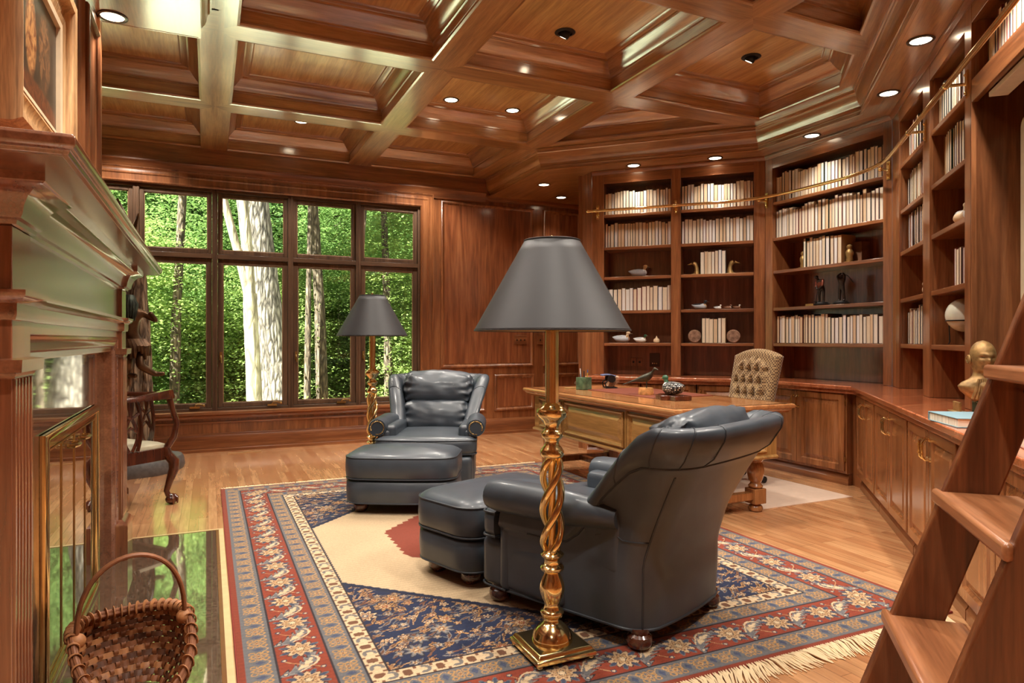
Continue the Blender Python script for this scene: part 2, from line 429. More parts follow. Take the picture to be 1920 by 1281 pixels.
for ci in range(4):
    for ri in range(7):
        x0, x1 = GX[ci], GX[ci+1]; y1, y0 = GY[ri], GY[ri+1]
        if ci == 0 and ri > 1: continue
        if ci == 3 and ri == 0: continue
        hp = [(-1,0,-x0, .05 if ci == 0 else HB), (1,0,x1,HB), (0,-1,-y0,HB), (0,1,y1,.035 if ri == 0 else HB)]
        if ri == 0 and ci == 2: hp[1] = (1,0,3.25,.16)
        if ci == 0 and ri == 1: hp[2] = (0,-1,-y0,HB)
        if ci == 3 and ri == 1: hp = [(-1,0,-3.2,HB),(0,-1,-4.88,HB),(H45,H45,9.72*H45,.09)]
        elif ci == 3: hp[1] = (1,0,4.83,.09)
        if ri >= 2: hp.append((-NC.x,-NC.y,SEc,.09))
        poly = [(-9,-9),(9,-9),(9,9),(-9,9)]
        for a,b,c,d in hp: poly = clip(poly, a, b, c)
        if len(poly) < 3 or area(poly) < .02: continue
        inn = inset(poly, hp) if area(poly) > .25 else None
        if inn is not None and (area(inn) < .1): inn = None
        n = len(poly)
        if inn is None:
            DB(0).add([(p[0],p[1],ZB) for p in poly], [tuple(range(n))]); continue
        for i in range(n):
            j = (i+1) % n
            ang = math.degrees(math.atan2(poly[j][1]-poly[i][1], poly[j][0]-poly[i][0]))
            DB(ang).add([(poly[i][0],poly[i][1],ZB),(poly[j][0],poly[j][1],ZB),(inn[j][0],inn[j][1],ZB),(inn[i][0],inn[i][1],ZB)], [(0,3,2,1)])
        hsweep(COF, inn)
        pp = [(p[0],p[1],ZC-.002) for p in inn]
        panels.add(pp, [tuple(range(n-1,-1,-1))])
# strip of beam over the fireplace soffit end
DB(0).add([(-1.75,4.58,ZB),(.06,4.58,ZB),(.06,4.88,ZB),(-1.75,4.88,ZB)], [(0,3,2,1)])
DB(90).add([(-.1,-4.6,ZB),(.06,-4.6,ZB),(.06,4.60,ZB),(-.1,4.60,ZB)], [(0,3,2,1)])
tag(panels.build('ceiling', wpan, smooth=False), kind='structure')
flush('ceiling_beam', wcx, bots); flush('ceiling_coffer_trim', wcx, dirs)
rf = MB(); rf.box(-2.4, 6.4, -5.2, 8.5, 3.62, 3.8); tag(rf.build('sun_block_roof', plain('sun_block_board', (120,110,100), rough=.9)), kind='structure')  # unseen slab added above the ceiling to block the sun
# crown between coffers and the lower soffit
CR = [(0,3.302),(0,3.282),(.010,3.280),(.012,3.262),(.020,3.255),(.026,3.235),(.030,3.205),(.038,3.180),(.050,3.160),(.054,3.150),(.060,3.148),(.062,3.125),(.070,3.120),(.074,3.105),(.074,3.078)]
SEe = CE + DC*7.5
hsweep(CR, [(SEe.x,SEe.y),(CE.x,CE.y),(4.83,4.91),(3.25,6.49),(3.25,8.0)], closed=False, side=-1)
hsweep(CR, [(.02,-4.6),(.02,4.60),(-1.75,4.60)], closed=False, side=1)
flush('ceiling_crown', wcx, dirs)
sof = {}
def SF(ang, pts):
    sof.setdefault(round(ang,2), MB()).add([(p[0],p[1],ZS) for p in pts], [tuple(range(len(pts)))])
i1 = (3.30,6.50); i2 = (4.88,4.93); i3 = (4.88,3.81); i4 = CE + DC*7.5 - NC*.06; i4 = (i4.x,i4.y)
SF(0, [(3.30,8.0),i1,(5.0,8.0)]) if False else None
SF(90, [(3.30,8.02),i1,(4.85,8.02)])
SF(135, [i1,i2,(5.7,5.27),(5.7,8.02),(4.85,8.02)])
SF(90, [i2,i3,(5.7,3.47),(5.7,5.27)])
o4 = Vector(i4) - NC*1.2
SF(46.5, [i3,i4,(o4.x,o4.y),(5.7,3.47-.8),(5.7,3.47)])
SF(90, [(-1.75,-4.6),(-.04,-4.6),(-.04,4.54),(-1.75,4.54)])
for a in sof:
    me = sof[a].build('ceiling_soffit', wcx, rz=R(a), smooth=False); tag(me, kind='structure')

# ------------------------------------------------------------------ window units
MX = [-1.47,-.69,.067,.86,1.631,2.39]
for i in range(5):
    a, b = MX[i], MX[i+1]
    r = struct_empty('window_%d' % (i+1), ((a+b)/2, 8.05, .44)); O = (a+b)/2
    def loc(m): 
        m.v = [(p[0]-O, p[1]-8.05, p[2]-.44) for p in m.v]; return m
    fz = MB(); fh = MB()
    for x0, x1 in ((a, a+.028),(b-.028, b)): fz.box(x0, x1, 8.0, 8.13, .44, 2.87)
    tag(loc(fz).build('jamb', dkz, r, bevel=.003), kind='structure')
    for z0, z1 in ((.44,.475),(2.115,2.165),(2.84,2.87)): fh.box(a+.028, b-.028, 8.0, 8.13, z0, z1)
    tag(loc(fh).build('rail', dkx, r, bevel=.003), kind='structure')
    for nm, z0, z1, rb, rt, st in (('lower_sash',.477,2.113,.05,.055,.052),('upper_sash',2.167,2.838,.045,.045,.042)):
        m = MB(); x0, x1 = a+.03, b-.03
        m.box(x0,x0+st,8.02,8.07,z0,z1); m.box(x1-st,x1,8.02,8.07,z0,z1)
        m.box(x0+st,x1-st,8.02,8.07,z0,z0+rb); m.box(x0+st,x1-st,8.02,8.07,z1-rt,z1)
        o = loc(m).build(nm, dkz, r, bevel=.004); tag(o, kind='structure')
        g = MB(); g.box(x0+st-.004,x1-st+.004,8.043,8.049,z0+rb-.004,z1-rt+.004)
        tag(loc(g).build('pane', glass, o, smooth=False), kind='structure')
        o2 = MB(); o2.sweep([(0,0),(.008,0),(.008,.008),(0,.008),(0,0)], rect(x0+st,x1-st,z0+rb,z1-rt), O=(0,8.043,0), U=(1,0,0), V=(0,0,1), W=(0,-1,0))
        tag(loc(o2).build('glazing_bead', plain('bead_wood',(150,116,84)) if i == 0 and nm == 'lower_sash' else bpy.data.materials['bead_wood'], o), kind='structure')
    h = MB(); cx = b-.20
    h.box(cx-.05,cx+.05,7.985,8.02,.478,.50); h.tube([(cx,7.99,.50),(cx+.01,7.975,.52),(cx+.05,7.965,.525),(cx+.085,7.955,.515)],.008); h.ell((cx+.09,7.953,.512),(.014,.014,.014),8,6)
    tag(loc(h).build('crank_handle', brassd, r), kind='structure')
    if i:
        l = MB(); xx = a+.06
        l.box(xx-.012,xx+.012,8.0,8.02,1.0,1.09); l.tube([(xx,8.0,1.05),(xx,7.975,1.03),(xx+.004,7.97,.97)],.007)
        tag(loc(l).build('latch', brassd, r), kind='structure')

# ------------------------------------------------------------------ hearth slab, border
hb = MB(); hb.box(-.515, .045, 1.72, 4.66, -.01, .004)
tag(hb.build('floor_hearth', granite, bevel=.002), kind='structure')
hb = MB(); hb.box(.045,.062,1.72,4.66,-.01,.004); hb.box(-.515,.062,4.66,4.677,-.01,.004)
tag(hb.build('trim_6', plain('dark_inlay',(112,70,38),rough=.25)), kind='structure')
hb = MB(); hb.box(.062,.088,1.70,4.70,-.01,.004); hb.box(-.515,.062,4.677,4.70,-.01,.004)
tag(hb.build('trim_7', plain('pale_inlay',(204,178,132),rough=.25)), kind='structure')
# ------------------------------------------------------------------ fireplace mantel
fp = thing('fireplace_mantel', 'panelled walnut fireplace mantel with fluted pilasters along the left wall', 'mantel', (-.50, 3.215, 0))
def fpb(m, name, mat, **k):
    m.v = [(p[0]+.50, p[1]-3.215, p[2]) for p in m.v]
    return m.build(name, mat, k.pop('parent', fp), **k)
PY = ((1.98, 2.165), (4.255, 4.445))
def around(prof, x, y0, y1, mb, back=-.585):
    mb.sweep(prof, [(back,y0),(x,y0),(x,y1),(back,y1)], closed=False, side=-1)
for y0, y1 in PY:
    m = MB(); m.box(-.585, -.434, y0, y1, .0, 1.50)
    poly = [(y0,-.434)]
    nfl = 5; fwd = (y1-y0-.03)/nfl
    for k in range(nfl):
        a = y0+.015+k*fwd
        poly += [(a+.004,-.434),(a+.004,-.428),(a+.010,-.428),(a+.012,-.4335)] if False else []
    o = fpb(m, 'pilaster', mant_z, bevel=.003)
    f = MB()
    for k in range(nfl+1):
        a = y0+.006+k*(y1-y0-.012-.012)/nfl
        f.box(-.436,-.428,a,a+.012+ (0 if 0 < k < nfl else .004),.25,1.125)
    for zz in (.235,1.125): f.box(-.436,-.428,y0,y1,zz,zz+.018)
    f2 = fpb(f, 'fluting', mant_z, parent=fp, bevel=.002)
    p = MB(); around([(0,0),(.030,0),(.030,.19),(.022,.205),(.012,.215),(0,.225)], -.434, y0, y1, p)
    fpb(p, 'plinth', mant_z)
    c = MB(); around([(0,1.125),(.006,1.13),(.010,1.138),(.024,1.142),(.026,1.172),(0,1.176)], -.434, y0, y1, c)
    fpb(c, 'capital', mant_y)
m = MB(); m.box(-.585,-.452,2.165,4.255,1.235,1.52); fpb(m, 'frieze', mant_y, bevel=.002)
# stepped opening casing: header and both jambs
m = MB(); m.sweep([(0,-.03),(0,.028),(.012,.034),(.022,.026),(.045,.022),(.052,.010),(.075,.008),(.08,-.03)],
    [(2.165,0),(2.165,1.235),(4.255,1.235),(4.255,0)], O=(-.485,0,0), U=(0,1,0), V=(0,0,1), W=(1,0,0), closed=False, side=-1)
fpb(m, 'opening_casing', mant_y)
# band moulding breaking out over the pilasters
BND = [(0,1.268),(.008,1.270),(.012,1.282),(.012,1.310),(.018,1.314),(.026,1.318),(.034,1.330),(.034,1.342),(0,1.346)]
CRN = [(0,1.500),(.010,1.502),(.013,1.512),(.022,1.516),(.026,1.524),(.030,1.545),(.040,1.568),(.056,1.585),(.076,1.592),(.082,1.598),(.082,1.618),(0,1.62)]
xb, xf = -.434, -.452
path = [(-.585,PY[0][0]),(xb,PY[0][0]),(xb,PY[0][1]),(xf,PY[0][1]),(xf,PY[1][0]),(xb,PY[1][0]),(xb,PY[1][1]),(-.585,PY[1][1])]
m = MB(); m.sweep(BND, path, closed=False, side=-1); fpb(m, 'band_moulding', mant_y)
m = MB(); m.sweep(CRN, path, closed=False, side=-1); fpb(m, 'cornice', mant_y)
m = MB(); m.box(-.585,-.285,1.715,4.635,1.617,1.662)
m.sweep([(0,1.617),(.010,1.618),(.014,1.628),(.022,1.632),(.026,1.640),(.026,1.656),(.020,1.663),(0,1.663)], [(-.585,1.715),(-.285,1.715),(-.285,4.635),(-.585,4.635)], closed=False, side=-1)
fpb(m, 'mantel_shelf', mant_y, bevel=.002)
m = MB(); m.box(-.60,-.510,2.165,2.66,0,1.21); m.box(-.60,-.510,3.84,4.255,0,1.21); m.box(-.60,-.510,2.66,3.84,.905,1.21)
fpb(m, 'stone_surround', granite)
m = MB(); fb = plain('firebrick',(74,60,50),rough=.9,noise=.3)
m.box(-1.0,-.98,2.6,3.9,0,.95); m.box(-1.0,-.52,2.64,2.66,0,.95); m.box(-1.0,-.52,3.84,3.86,0,.95); m.box(-1.0,-.52,2.6,3.9,.905,.92)
fpb(m, 'firebox', fb)
# brass glazed doors
fd = thing('fireplace_doors', 'brass framed glass doors closing the fireplace opening', 'fireplace doors', (-.50, 3.25, 0))
def fdb(m, name, mat, parent=fd, **k):
    m.v = [(p[0]+.50, p[1]-3.25, p[2]-.004) for p in m.v]; return m.build(name, mat, parent, **k)
m = MB()
m.sweep([(0,-.012),(0,.006),(.006,.014),(.018,.018),(.03,.014),(.036,.006),(.055,.004),(.058,-.012)], [(2.665,.006),(3.835,.006),(3.835,.905),(2.665,.905)], O=(-.502,0,0), U=(0,1,0), V=(0,0,1), W=(1,0,0))
fdb(m, 'frame', brass)
ys = [2.723, 2.986, 3.25, 3.514, 3.777]
for k in range(4):
    m = MB(); m.box(-.508,-.503,ys[k]+.004,ys[k+1]-.004,.068,.843); p = fdb(m, 'glass_panel', doorglass, smooth=False)
    e = MB(); e.sweep([(0,-.002),(0,.003),(.007,.003),(.007,-.002),(0,-.002)], [(ys[k]+.002,.066),(ys[k+1]-.002,.066),(ys[k+1]-.002,.845),(ys[k]+.002,.845)], O=(-.503,0,0), U=(0,1,0), V=(0,0,1), W=(1,0,0))
    fdb(e, 'edge_strip', brassd, parent=p)
for yy in (3.13, 3.37):
    m = MB(); m.tube([(-.50,yy-.05,.81),(-.475,yy-.05,.81),(-.468,yy-.03,.81),(-.468,yy+.03,.81),(-.475,yy+.05,.81),(-.50,yy+.05,.81)],.008)
    fdb(m, 'handle', brass)

# ------------------------------------------------------------------ painting over the mantel
pa = thing('painting', 'still-life painting in a broad weathered wood frame above the mantel', 'painting', (-.578, 2.775, 2.217))
def pb(m, name, mat, parent=pa, **k):
    m.v = [(p[0]+.578, p[1]-2.775, p[2]-2.217) for p in m.v]; return m.build(name, mat, parent, **k)
m = MB()
m.sweep([(0,.002),(0,.06),(.018,.068),(.03,.058),(.055,.052),(.075,.060),(.095,.088),(.12,.092),(.135,.07),(.14,.002)], [(2.455,1.985),(3.095,1.985),(3.095,2.45),(2.455,2.45)],
    O=(-.578,0,0), U=(0,1,0), V=(0,0,1), W=(1,0,0), side=-1)
pb(m, 'frame', framew)
m = MB(); m.sweep([(-.004,.03),(-.004,.062),(-.022,.058),(-.024,.03)], [(2.455,1.985),(3.095,1.985),(3.095,2.45),(2.455,2.45)], O=(-.578,0,0), U=(0,1,0), V=(0,0,1), W=(1,0,0), side=-1)
pb(m, 'liner', plain('pale_liner',(222,196,160),rough=.6))
def canvasmat():
    mt, nt, b = newmat('oil_canvas'); tc = N(nt,'ShaderNodeTexCoord')
    col = None
    base = N(nt,'ShaderNodeTexNoise'); base.inputs['Scale'].default_value = 9; base.inputs['Detail'].default_value = 6; nt.links.new(tc.outputs['Object'], base.inputs['Vector'])
    col = ramp(nt, [(.3,lin((34,28,24))),(.55,lin((66,48,34))),(.8,lin((104,70,44)))], base.outputs[0])
    for cy, cz, ry, rz_, ca, cb in ((-.10,.02,.085,.15,(196,140,84),(120,66,34)),(.10,.03,.10,.15,(140,96,60),(74,50,36)),(.02,-.16,.34,.05,(120,66,36),(84,44,26))):
        mp = N(nt,'ShaderNodeMapping'); mp.inputs['Location'].default_value = (0,-cy/ry,-cz/rz_); mp.inputs['Scale'].default_value = (0,1/ry,1/rz_)
        nt.links.new(tc.outputs['Object'], mp.inputs['Vector'])
        ln = N(nt,'ShaderNodeVectorMath',operation='LENGTH'); nt.links.new(mp.outputs[0], ln.inputs[0])
        ms = ramp(nt, [(.0,(1,1,1,1)),(.75,(1,1,1,1)),(1.0,(0,0,0,1))], ln.outputs['Value'])
        ck = N(nt,'ShaderNodeTexNoise'); ck.inputs['Scale'].default_value = 18; ck.inputs['Distortion'].default_value = 2; nt.links.new(tc.outputs['Object'], ck.inputs['Vector'])
        cc = ramp(nt, [(.38,lin(cb)),(.6,lin(ca))], ck.outputs[0])
        col = mixc(nt, col, cc, ms)
    nt.links.new(col, b.inputs['Base Color']); b.inputs['Roughness'].default_value = .35; return mt
m = MB(); m.box(-.568,-.535,2.452,3.098,1.982,2.453); pb(m, 'canvas', canvasmat())

# ------------------------------------------------------------------ bookcases, in local frames (x along the run, y into the wall)
ZSH = [2.565, 2.207, 1.880, 1.511, 1.158]
def bookcase(label, origin, rz, stiles, depth, cat='bookcase', niche=None, end=False):
    t = thing('bookcase', label, cat, (origin[0], origin[1], .842), rz)
    L = stiles[-1][1]
    def lb(m, name, mat, **k):
        m.v = [(p[0],p[1],p[2]-.842) for p in m.v]; return m.build(name, mat, t, **k)
    for i, (a, b) in enumerate(stiles):
        m = MB(); m.box(a, b, 0, .022, .842, 3.074)
        lb(m, 'stile', wz, bevel=.002)
        m = MB()
        for xs in ((a-.002, a+.02) if b-a > .06 else ((a+b)/2-.01,)):
            pass
        if i > 0: m.box(a, a+.02, .022, depth, .842, 2.99)
        if i < len(stiles)-1: m.box(b-.02, b, .022, depth, .842, 2.99)
        lb(m, 'upright', wz)
    m = MB(); Lb = stiles[niche][1]-.021 if niche is not None else L; m.box(0, Lb, depth, depth+.015, .842, 3.05); lb(m, 'back_panel', wzd)
    if niche is not None: m = MB(); m.box(Lb, L, depth, depth+.015, 2.60, 3.05); lb(m, 'back_panel', wzd)
    m = MB()
    for i in range(len(stiles)-1): m.box(stiles[i][1], stiles[i+1][0], .001, .022, 2.935, 3.074)
    lb(m, 'header', wx, bevel=.002)
    m = MB(); m.box(0, L, .022, depth-.001, 2.945, 2.96); lb(m, 'top_board', wx)
    m = MB(); m.sweep([(0,3.035),(.006,3.037),(.010,3.046),(.018,3.056),(.022,3.068),(.022,3.078),(0,3.078)], [(0,0),(L,0)], closed=False, side=-1); lb(m, 'cornice', wx)
    for i in range(len(stiles)-1):
        a, b = stiles[i][1], stiles[i+1][0]
        for z in ZSH:
            if niche == i: continue
            m = MB(); m.box(a+.001, b-.001, .008, depth-.001, z, z+.032); lb(m, 'shelf', wx, bevel=.004)
        if niche == i:
            m = MB(); m.box(a, b, 0, .03, 2.505, 2.625); lb(m, 'niche_header', wx, bevel=.003)
            m = MB(); m.box(a, b, .03, depth, 2.60, 2.625); lb(m, 'shelf', wx)
            
            for xa in (a-.02, b):
                m = MB(); m.box(xa, xa+.02, .0, .47, .842, 2.60); lb(m, 'niche_side', wzp)
            m = MB(); m.box(a, b, .455, .47, .842, 2.60); lb(m, 'niche_back', wzp)
    return t
OA, RA = (3.863,6.340), R(-45)
OB, RB = (5.130,5.075), R(-90)
OC, RC = (5.130,3.700), math.atan2(DC.y, DC.x)
def at(o, rz, x, y, z=0):
    c, s_ = math.cos(rz), math.sin(rz); return (o[0]+x*c-y*s_, o[1]+x*s_+y*c, z)
bca = bookcase('walnut bookcase with two bays standing nearest the panelled wall', OA, RA, [(0,.131),(.855,.955),(1.681,1.788)], .30)
bcb = bookcase('wide single-bay walnut bookcase behind the tufted chair', OB, RB, [(0,.092),(1.292,1.372)], .30)
bcc = bookcase('walnut bookcase wall with a tall niche behind the ladder', OC, RC, [(.003,.255),(.98,1.155),(1.885,2.0),(4.0,4.12)], .30, niche=2)
# end post of the first bookcase, returning towards the panelled wall
m = MB(); m.box(-.012,.03,0,.19,0,3.079); o = m.build('trim_8', wz, local=True, bevel=.003); o.location = (OA[0],OA[1],0); o.rotation_euler = (0,0,R(0)); tag(o, kind='structure')

# worktop: one continuous slab
def xpt(o1, r1, y1, o2, r2, y2):
    p = Vector(at(o1,r1,0,y1)[:2]); d = Vector((math.cos(r1),math.sin(r1))); q = Vector(at(o2,r2,0,y2)[:2]); e = Vector((math.cos(r2),math.sin(r2)))
    det = d.x*(-e.y)+e.x*d.y; t_ = ((q.x-p.x)*(-e.y)+e.x*(q.y-p.y))/det; return tuple(p+d*t_)
def strip(ya, yb, za, zb, mb, xend=4.6, x0=0):
    f_ = lambda y: [at(OA,RA,x0,y)[:2], xpt(OA,RA,y,OB,RB,y), xpt(OB,RB,y,OC,RC,y), at(OC,RC,xend,y)[:2]]
    a, b = f_(ya), f_(yb)
    for i in range(3):
        mb.add([(*a[i],za),(*a[i+1],za),(*b[i+1],za),(*b[i],za),(*a[i],zb),(*a[i+1],zb),(*b[i+1],zb),(*b[i],zb)],
               [(0,3,2,1),(4,5,6,7),(0,1,5,4),(2,3,7,6)] + ([(3,0,4,7)] if i == 0 else []) + ([(1,2,6,5)] if i == 2 else []))
wt = thing('worktop', 'long polished walnut worktop running under all the bookcases', 'worktop', (4.8,4.4,.80))
def wtb(m, name, mat, **k):
    m.v = [(p[0]-4.8,p[1]-4.4,p[2]-.80) for p in m.v]; return m.build(name, mat, wt, **k)
wxw = wood('worktop_walnut', (128,62,38), (172,98,62), (198,124,84), 0, rough=.16, coat=.7)
m = MB(); strip(-.325,.30,.806,.840,m); wtb(m, 'slab', wxw, bevel=.006)
m = MB(); strip(-.305,-.25,.775,.806,m); wtb(m, 'edge_moulding', wxw)
# base cabinets
def door_rings(w_, h_, y0=0):
    rr = [(0,0),(0,-.016),(.004,-.020),(.050,-.020),(.056,-.012),(.060,-.006),(.068,-.006),(.098,-.018),(.104,-.018)]
    return [[(i,y0+y,i),(w_-i,y0+y,i),(w_-i,y0+y,h_-i),(i,y0+y,h_-i)] for i, y in rr]
def handle(mb, x, z, y=0):
    mb.tube([(x,y,z+.05),(x,y-.022,z+.05),(x,y-.034,z+.038),(x,y-.036,z),(x,y-.034,z-.038),(x,y-.022,z-.05),(x,y,z-.05)], .0055, 8)
    for zz in (.05,-.05): mb.tube([(x,y,z+zz),(x,y-.006,z+zz)], .011, 10)
    for zz in (.02,-.02): mb.tube([(x,y-.0355,z+zz-.004),(x,y-.0355,z+zz+.004)], .008, 8)
cabz = wood('cabinet_walnut', (96,58,30), (150,94,54), (178,120,74), 2, rough=.25, coat=.5)
def cabinet(label, o, rz, x0, x1, split=True, flush_left=0, drawers=False):
    c = at(o, rz, x0, -.268)
    t = thing('base_cabinet', label, 'cabinet', (c[0],c[1],0), rz, None)
    w_ = x1-x0
    m = MB(); m.box(-.014,w_+.014,.0,.48,.10,.775); m.build('carcass', cabz, t)
    m = MB(); m.box(-.014,w_+.014,.035,.06,0,.10); m.sweep([(0,.0),(.022,.0),(.022,.05),(.014,.06),(.010,.08),(0,.09)], [(-.014,.035),(w_+.014,.035)], closed=False, side=-1); m.build('plinth', wx, t)
    n = 2 if split else 1
    for k in range(n):
        a = k*w_/n+.002; b = (k+1)*w_/n-.002
        d = MB(); d.loft(door_rings(b-a, .645)); d.v = [(p[0]+a,p[1],p[2]+.122) for p in d.v]
        do = d.build('door', cabz, t, angle=20)
        hx = b-.026 if (k == 0 and split) else a+.026
        h = MB(); handle(h, hx, .672, -.020); h.build('handle', brass, do)
        g = MB()
        for zz in (.20,.68): g.box((a-.008 if k == 0 else b), (a if k == 0 else b+.008), -.012, -.002, zz, zz+.04)
        g.build('hinge', brassd, do)
    return t
cabinet('double door walnut base cabinet beneath the wide bookcase', OB, RB, .155, 1.149)
for lb_, a, b in (('narrow-looking walnut base cabinet first to the right of the worktop corner',.140,.897),('walnut base cabinet second to the right of the worktop corner',.936,1.888),
                  ('walnut base cabinet third right of the worktop corner, beside the ladder',1.927,2.82),('walnut base cabinet seen between the ladder rungs',2.86,3.75),('walnut base cabinet behind the near side rail of the ladder',3.79,4.56)):
    cabinet(lb_, OC, RC, a, b)
for lb_, a, b in (('walnut base cabinet behind the desk, at the panelled wall end',.02,.56),('walnut base cabinet behind the desk, middle of three',.60,1.12),('walnut base cabinet behind the desk, next to the tufted chair',1.16,1.66)):
    cabinet(lb_, OA, RA, a, b, split=False)
# corner fillers
m = MB()
for (o1,r1,o2,r2) in ((OA,RA,OB,RB),(OB,RB,OC,RC)):
    p = xpt(o1,r1,-.266,o2,r2,-.266); q = xpt(o1,r1,.0,o2,r2,.0)
    b = MB(); b.box(-.16,.16,.02,.2,.0,.79)
    rot = (r1+r2)/2
    for v in b.v:
        pass
    b.v = [at(p, rot, v[0], v[1], v[2]) for v in b.v]; m.add(b.v, b.f)
tag(m.build('trim_9', wz), kind='structure')

# brass ladder rail with brackets
lr = thing('ladder_rail', 'brass rail for the library ladder running across all the bookcases', 'rail', (4.8,4.4,2.62))
pts = []
def lp(o, r, x): return Vector(at(o, r, x, -.105, 2.625))
cAB = Vector((*xpt(OA,RA,-.105,OB,RB,-.105), 2.625)); cBC = Vector((*xpt(OB,RB,-.105,OC,RC,-.105), 2.625))
def fillet(c, a, b, d):
    p0 = c+(a-c).normalized()*d; p2 = c+(b-c).normalized()*d
    return [((1-t)**2)*p0+2*t*(1-t)*c+t*t*p2 for t in [i/10 for i in range(11)]]
A0 = lp(OA,RA,-.02); C1 = lp(OC,RC,4.3)
pts = [A0] + fillet(cAB,A0,cBC,.45) + fillet(cBC,cAB,C1,.45) + [C1]
m = MB(); m.tube([p-Vector((4.8,4.4,2.62)) for p in pts], .0155, 12); m.build('rail', brass, lr)
for o, r, x in ((OA,RA,.065),(OA,RA,.905),(OB,RB,.02),(OB,RB,1.345),(OC,RC,1.067),(OC,RC,1.945),(OC,RC,4.06)):
    m = MB(); c = at(o,r,x,0)
    m.box(-.016,.016,-.008,-.001,-.075,.075)
    m.box(-.011,.011,-.014,-.006,-.06,.06)
    m.tube([(0,-.006,0),(0,-.105,.0)], .009, 8); m.ell((0,-.105,.0),(.02,.02,.02),10,8)
    for zz in (-.05,.05): m.ell((0,-.015,zz),(.008,.006,.008),8,6)
    b = m.build('bracket', brass, lr); b.location = (c[0]-4.8,c[1]-4.4,.005); b.rotation_euler = (0,0,r)
m = MB(); m.ell((0,0,0),(.02,.02,.02),12,8); b = m.build('end_knob', brass, lr); b.location = A0-Vector((4.8,4.4,2.62))

# ------------------------------------------------------------------ library ladder leaning on the rail
lo = at(OC, RC, 4.37, -1.03)
ld = thing('library_ladder', 'rolling walnut library ladder leaning against the bookcases at the right', 'ladder', (lo[0],lo[1],0), RC)
SL = .93/2.62
def stile(x0, x1):
    m = MB(); hw = .112
    m.extr([(0,0),(hw,0),(hw+2.66*SL,2.66),(2.66*SL,2.66)], (x0,0,0), (0,1,0), (0,0,1), (1,0,0), x1-x0)
    return m
stile(0,.032).build('side_rail', ladz, ld, bevel=.006)
stile(.43,.462).build('side_rail', ladz, ld, bevel=.006)
for k, z in enumerate((.262,.562,.865,1.163,1.465,1.765,2.065,2.365)):
    y = SL*z-.02; m = MB()
    pl = [(-.012,y),(.474,y),(.474,y+.02),(.430,y+.03),(.430,y+.175),(.40,y+.185),(.35,y+.15),(.11,y+.15),(.06,y+.185),(.032,y+.175),(.032,y+.03),(-.012,y+.02)]
    pl = [(-.004,y),(.466,y),(.466,y+.018),(.43,y+.02),(.43,y+.17),(.032,y+.17),(.032,y+.02),(-.004,y+.018)]
    m.extr(pl, (0,0,z-.034), (1,0,0), (0,1,0), (0,0,1), .034)
    m.build('tread', ladx, ld, bevel=.008)
    if k in (3,):
        m = MB(); m.tube([(.03,y+.075,z-.06),(.435,y+.075,z-.06)], .006); m.build('tie_rod', iron, ld)
for x in (.016,.446):
    m = MB(); m.tube([(x,.93*1.0,2.60),(x,.93,2.655),(x,.905,2.675),(x,.92,2.69)], .01); m.build('hook', brass, ld)
    m = MB(); m.tube([(x-.012,.055,.030),(x+.012,.055,.030)], .03, 16); m.build('wheel', iron, ld)

# ------------------------------------------------------------------ books, spines to the wall
cov = [plain('cover_'+n, c, rough=.55) for n, c in (('navy',(38,42,64)),('black',(34,32,32)),('brown',(96,62,42)),('oxblood',(110,40,34)),('green',(48,66,54)),('tan',(164,128,88)),('grey',(128,124,120)),('cream',(206,190,164)))]
cnames = ['navy','black','brown','oxblood','green','tan','grey','cream']
def pagemat(name, rgb):
    m, nt, b = newmat(name); tc = N(nt,'ShaderNodeTexCoord'); mp = N(nt,'ShaderNodeMapping'); mp.inputs['Scale'].default_value = (60,2,2)
    nt.links.new(tc.outputs['Object'], mp.inputs['Vector']); nz = N(nt,'ShaderNodeTexNoise'); nz.inputs['Scale'].default_value = 1.5; nt.links.new(mp.outputs[0], nz.inputs['Vector'])
    c = lin(rgb); d = tuple(x*.72 for x in c[:3])+(1,)
    nt.links.new(ramp(nt, [(.35,d),(.6,c)], nz.outputs[0]), b.inputs['Base Color']); b.inputs['Roughness'].default_value = .8; return m
pgs = [pagemat('pages_'+n, c) for n, c in (('cream',(238,220,190)),('ivory',(246,236,216)),('tan',(226,196,158)),('white',(244,240,234)))]
pn = ['cream','ivory','tan-paged','white-paged']
cmesh = []; pmesh = []
for cmt in cov:
    m = MB(); m.box(0,.09,0,1,0,1); m.box(.91,1,0,1,0,1); m.box(.09,.91,.965,1,0,1); cmesh.append(m.mesh('book', cmt, smooth=False))
for pmt in pgs:
    m = MB(); m.box(.09,.91,.02,.965,.012,.985); pmesh.append(m.mesh('page_block', pmt, smooth=False))
ONES = ['','first','second','third','fourth','fifth','sixth','seventh','eighth','ninth','tenth','eleventh','twelfth','thirteenth','fourteenth','fifteenth','sixteenth','seventeenth','eighteenth','nineteenth']
def ordn(n):
    if n < 20: return ONES[n]
    t_ = {2:'twent',3:'thirt',4:'fort'}[n//10]
    return t_+'ieth' if n % 10 == 0 else t_+'y-'+ONES[n%10]
def book(o, rz, x, y, z, w_, d_, h_, label, group, ci=None, pi=None, tilt=0):
    ci = ci if ci is not None else random.choice([0,1,1,2,2,3,4,5,6,6,7,7])
    pi = pi if pi is not None else random.choice([0,0,1,1,2,3])
    b = bpy.data.objects.new('book', cmesh[ci]); COL.objects.link(b)
    c = at(o, rz, x, y, z); b.location = c; b.rotation_euler = (0, tilt, rz); b.scale = (w_, d_, h_)
    p = bpy.data.objects.new('page_block', pmesh[pi]); COL.objects.link(p); p.parent = b
    tag(b, label % (pn[pi]), 'book', group); return b
NB = 0
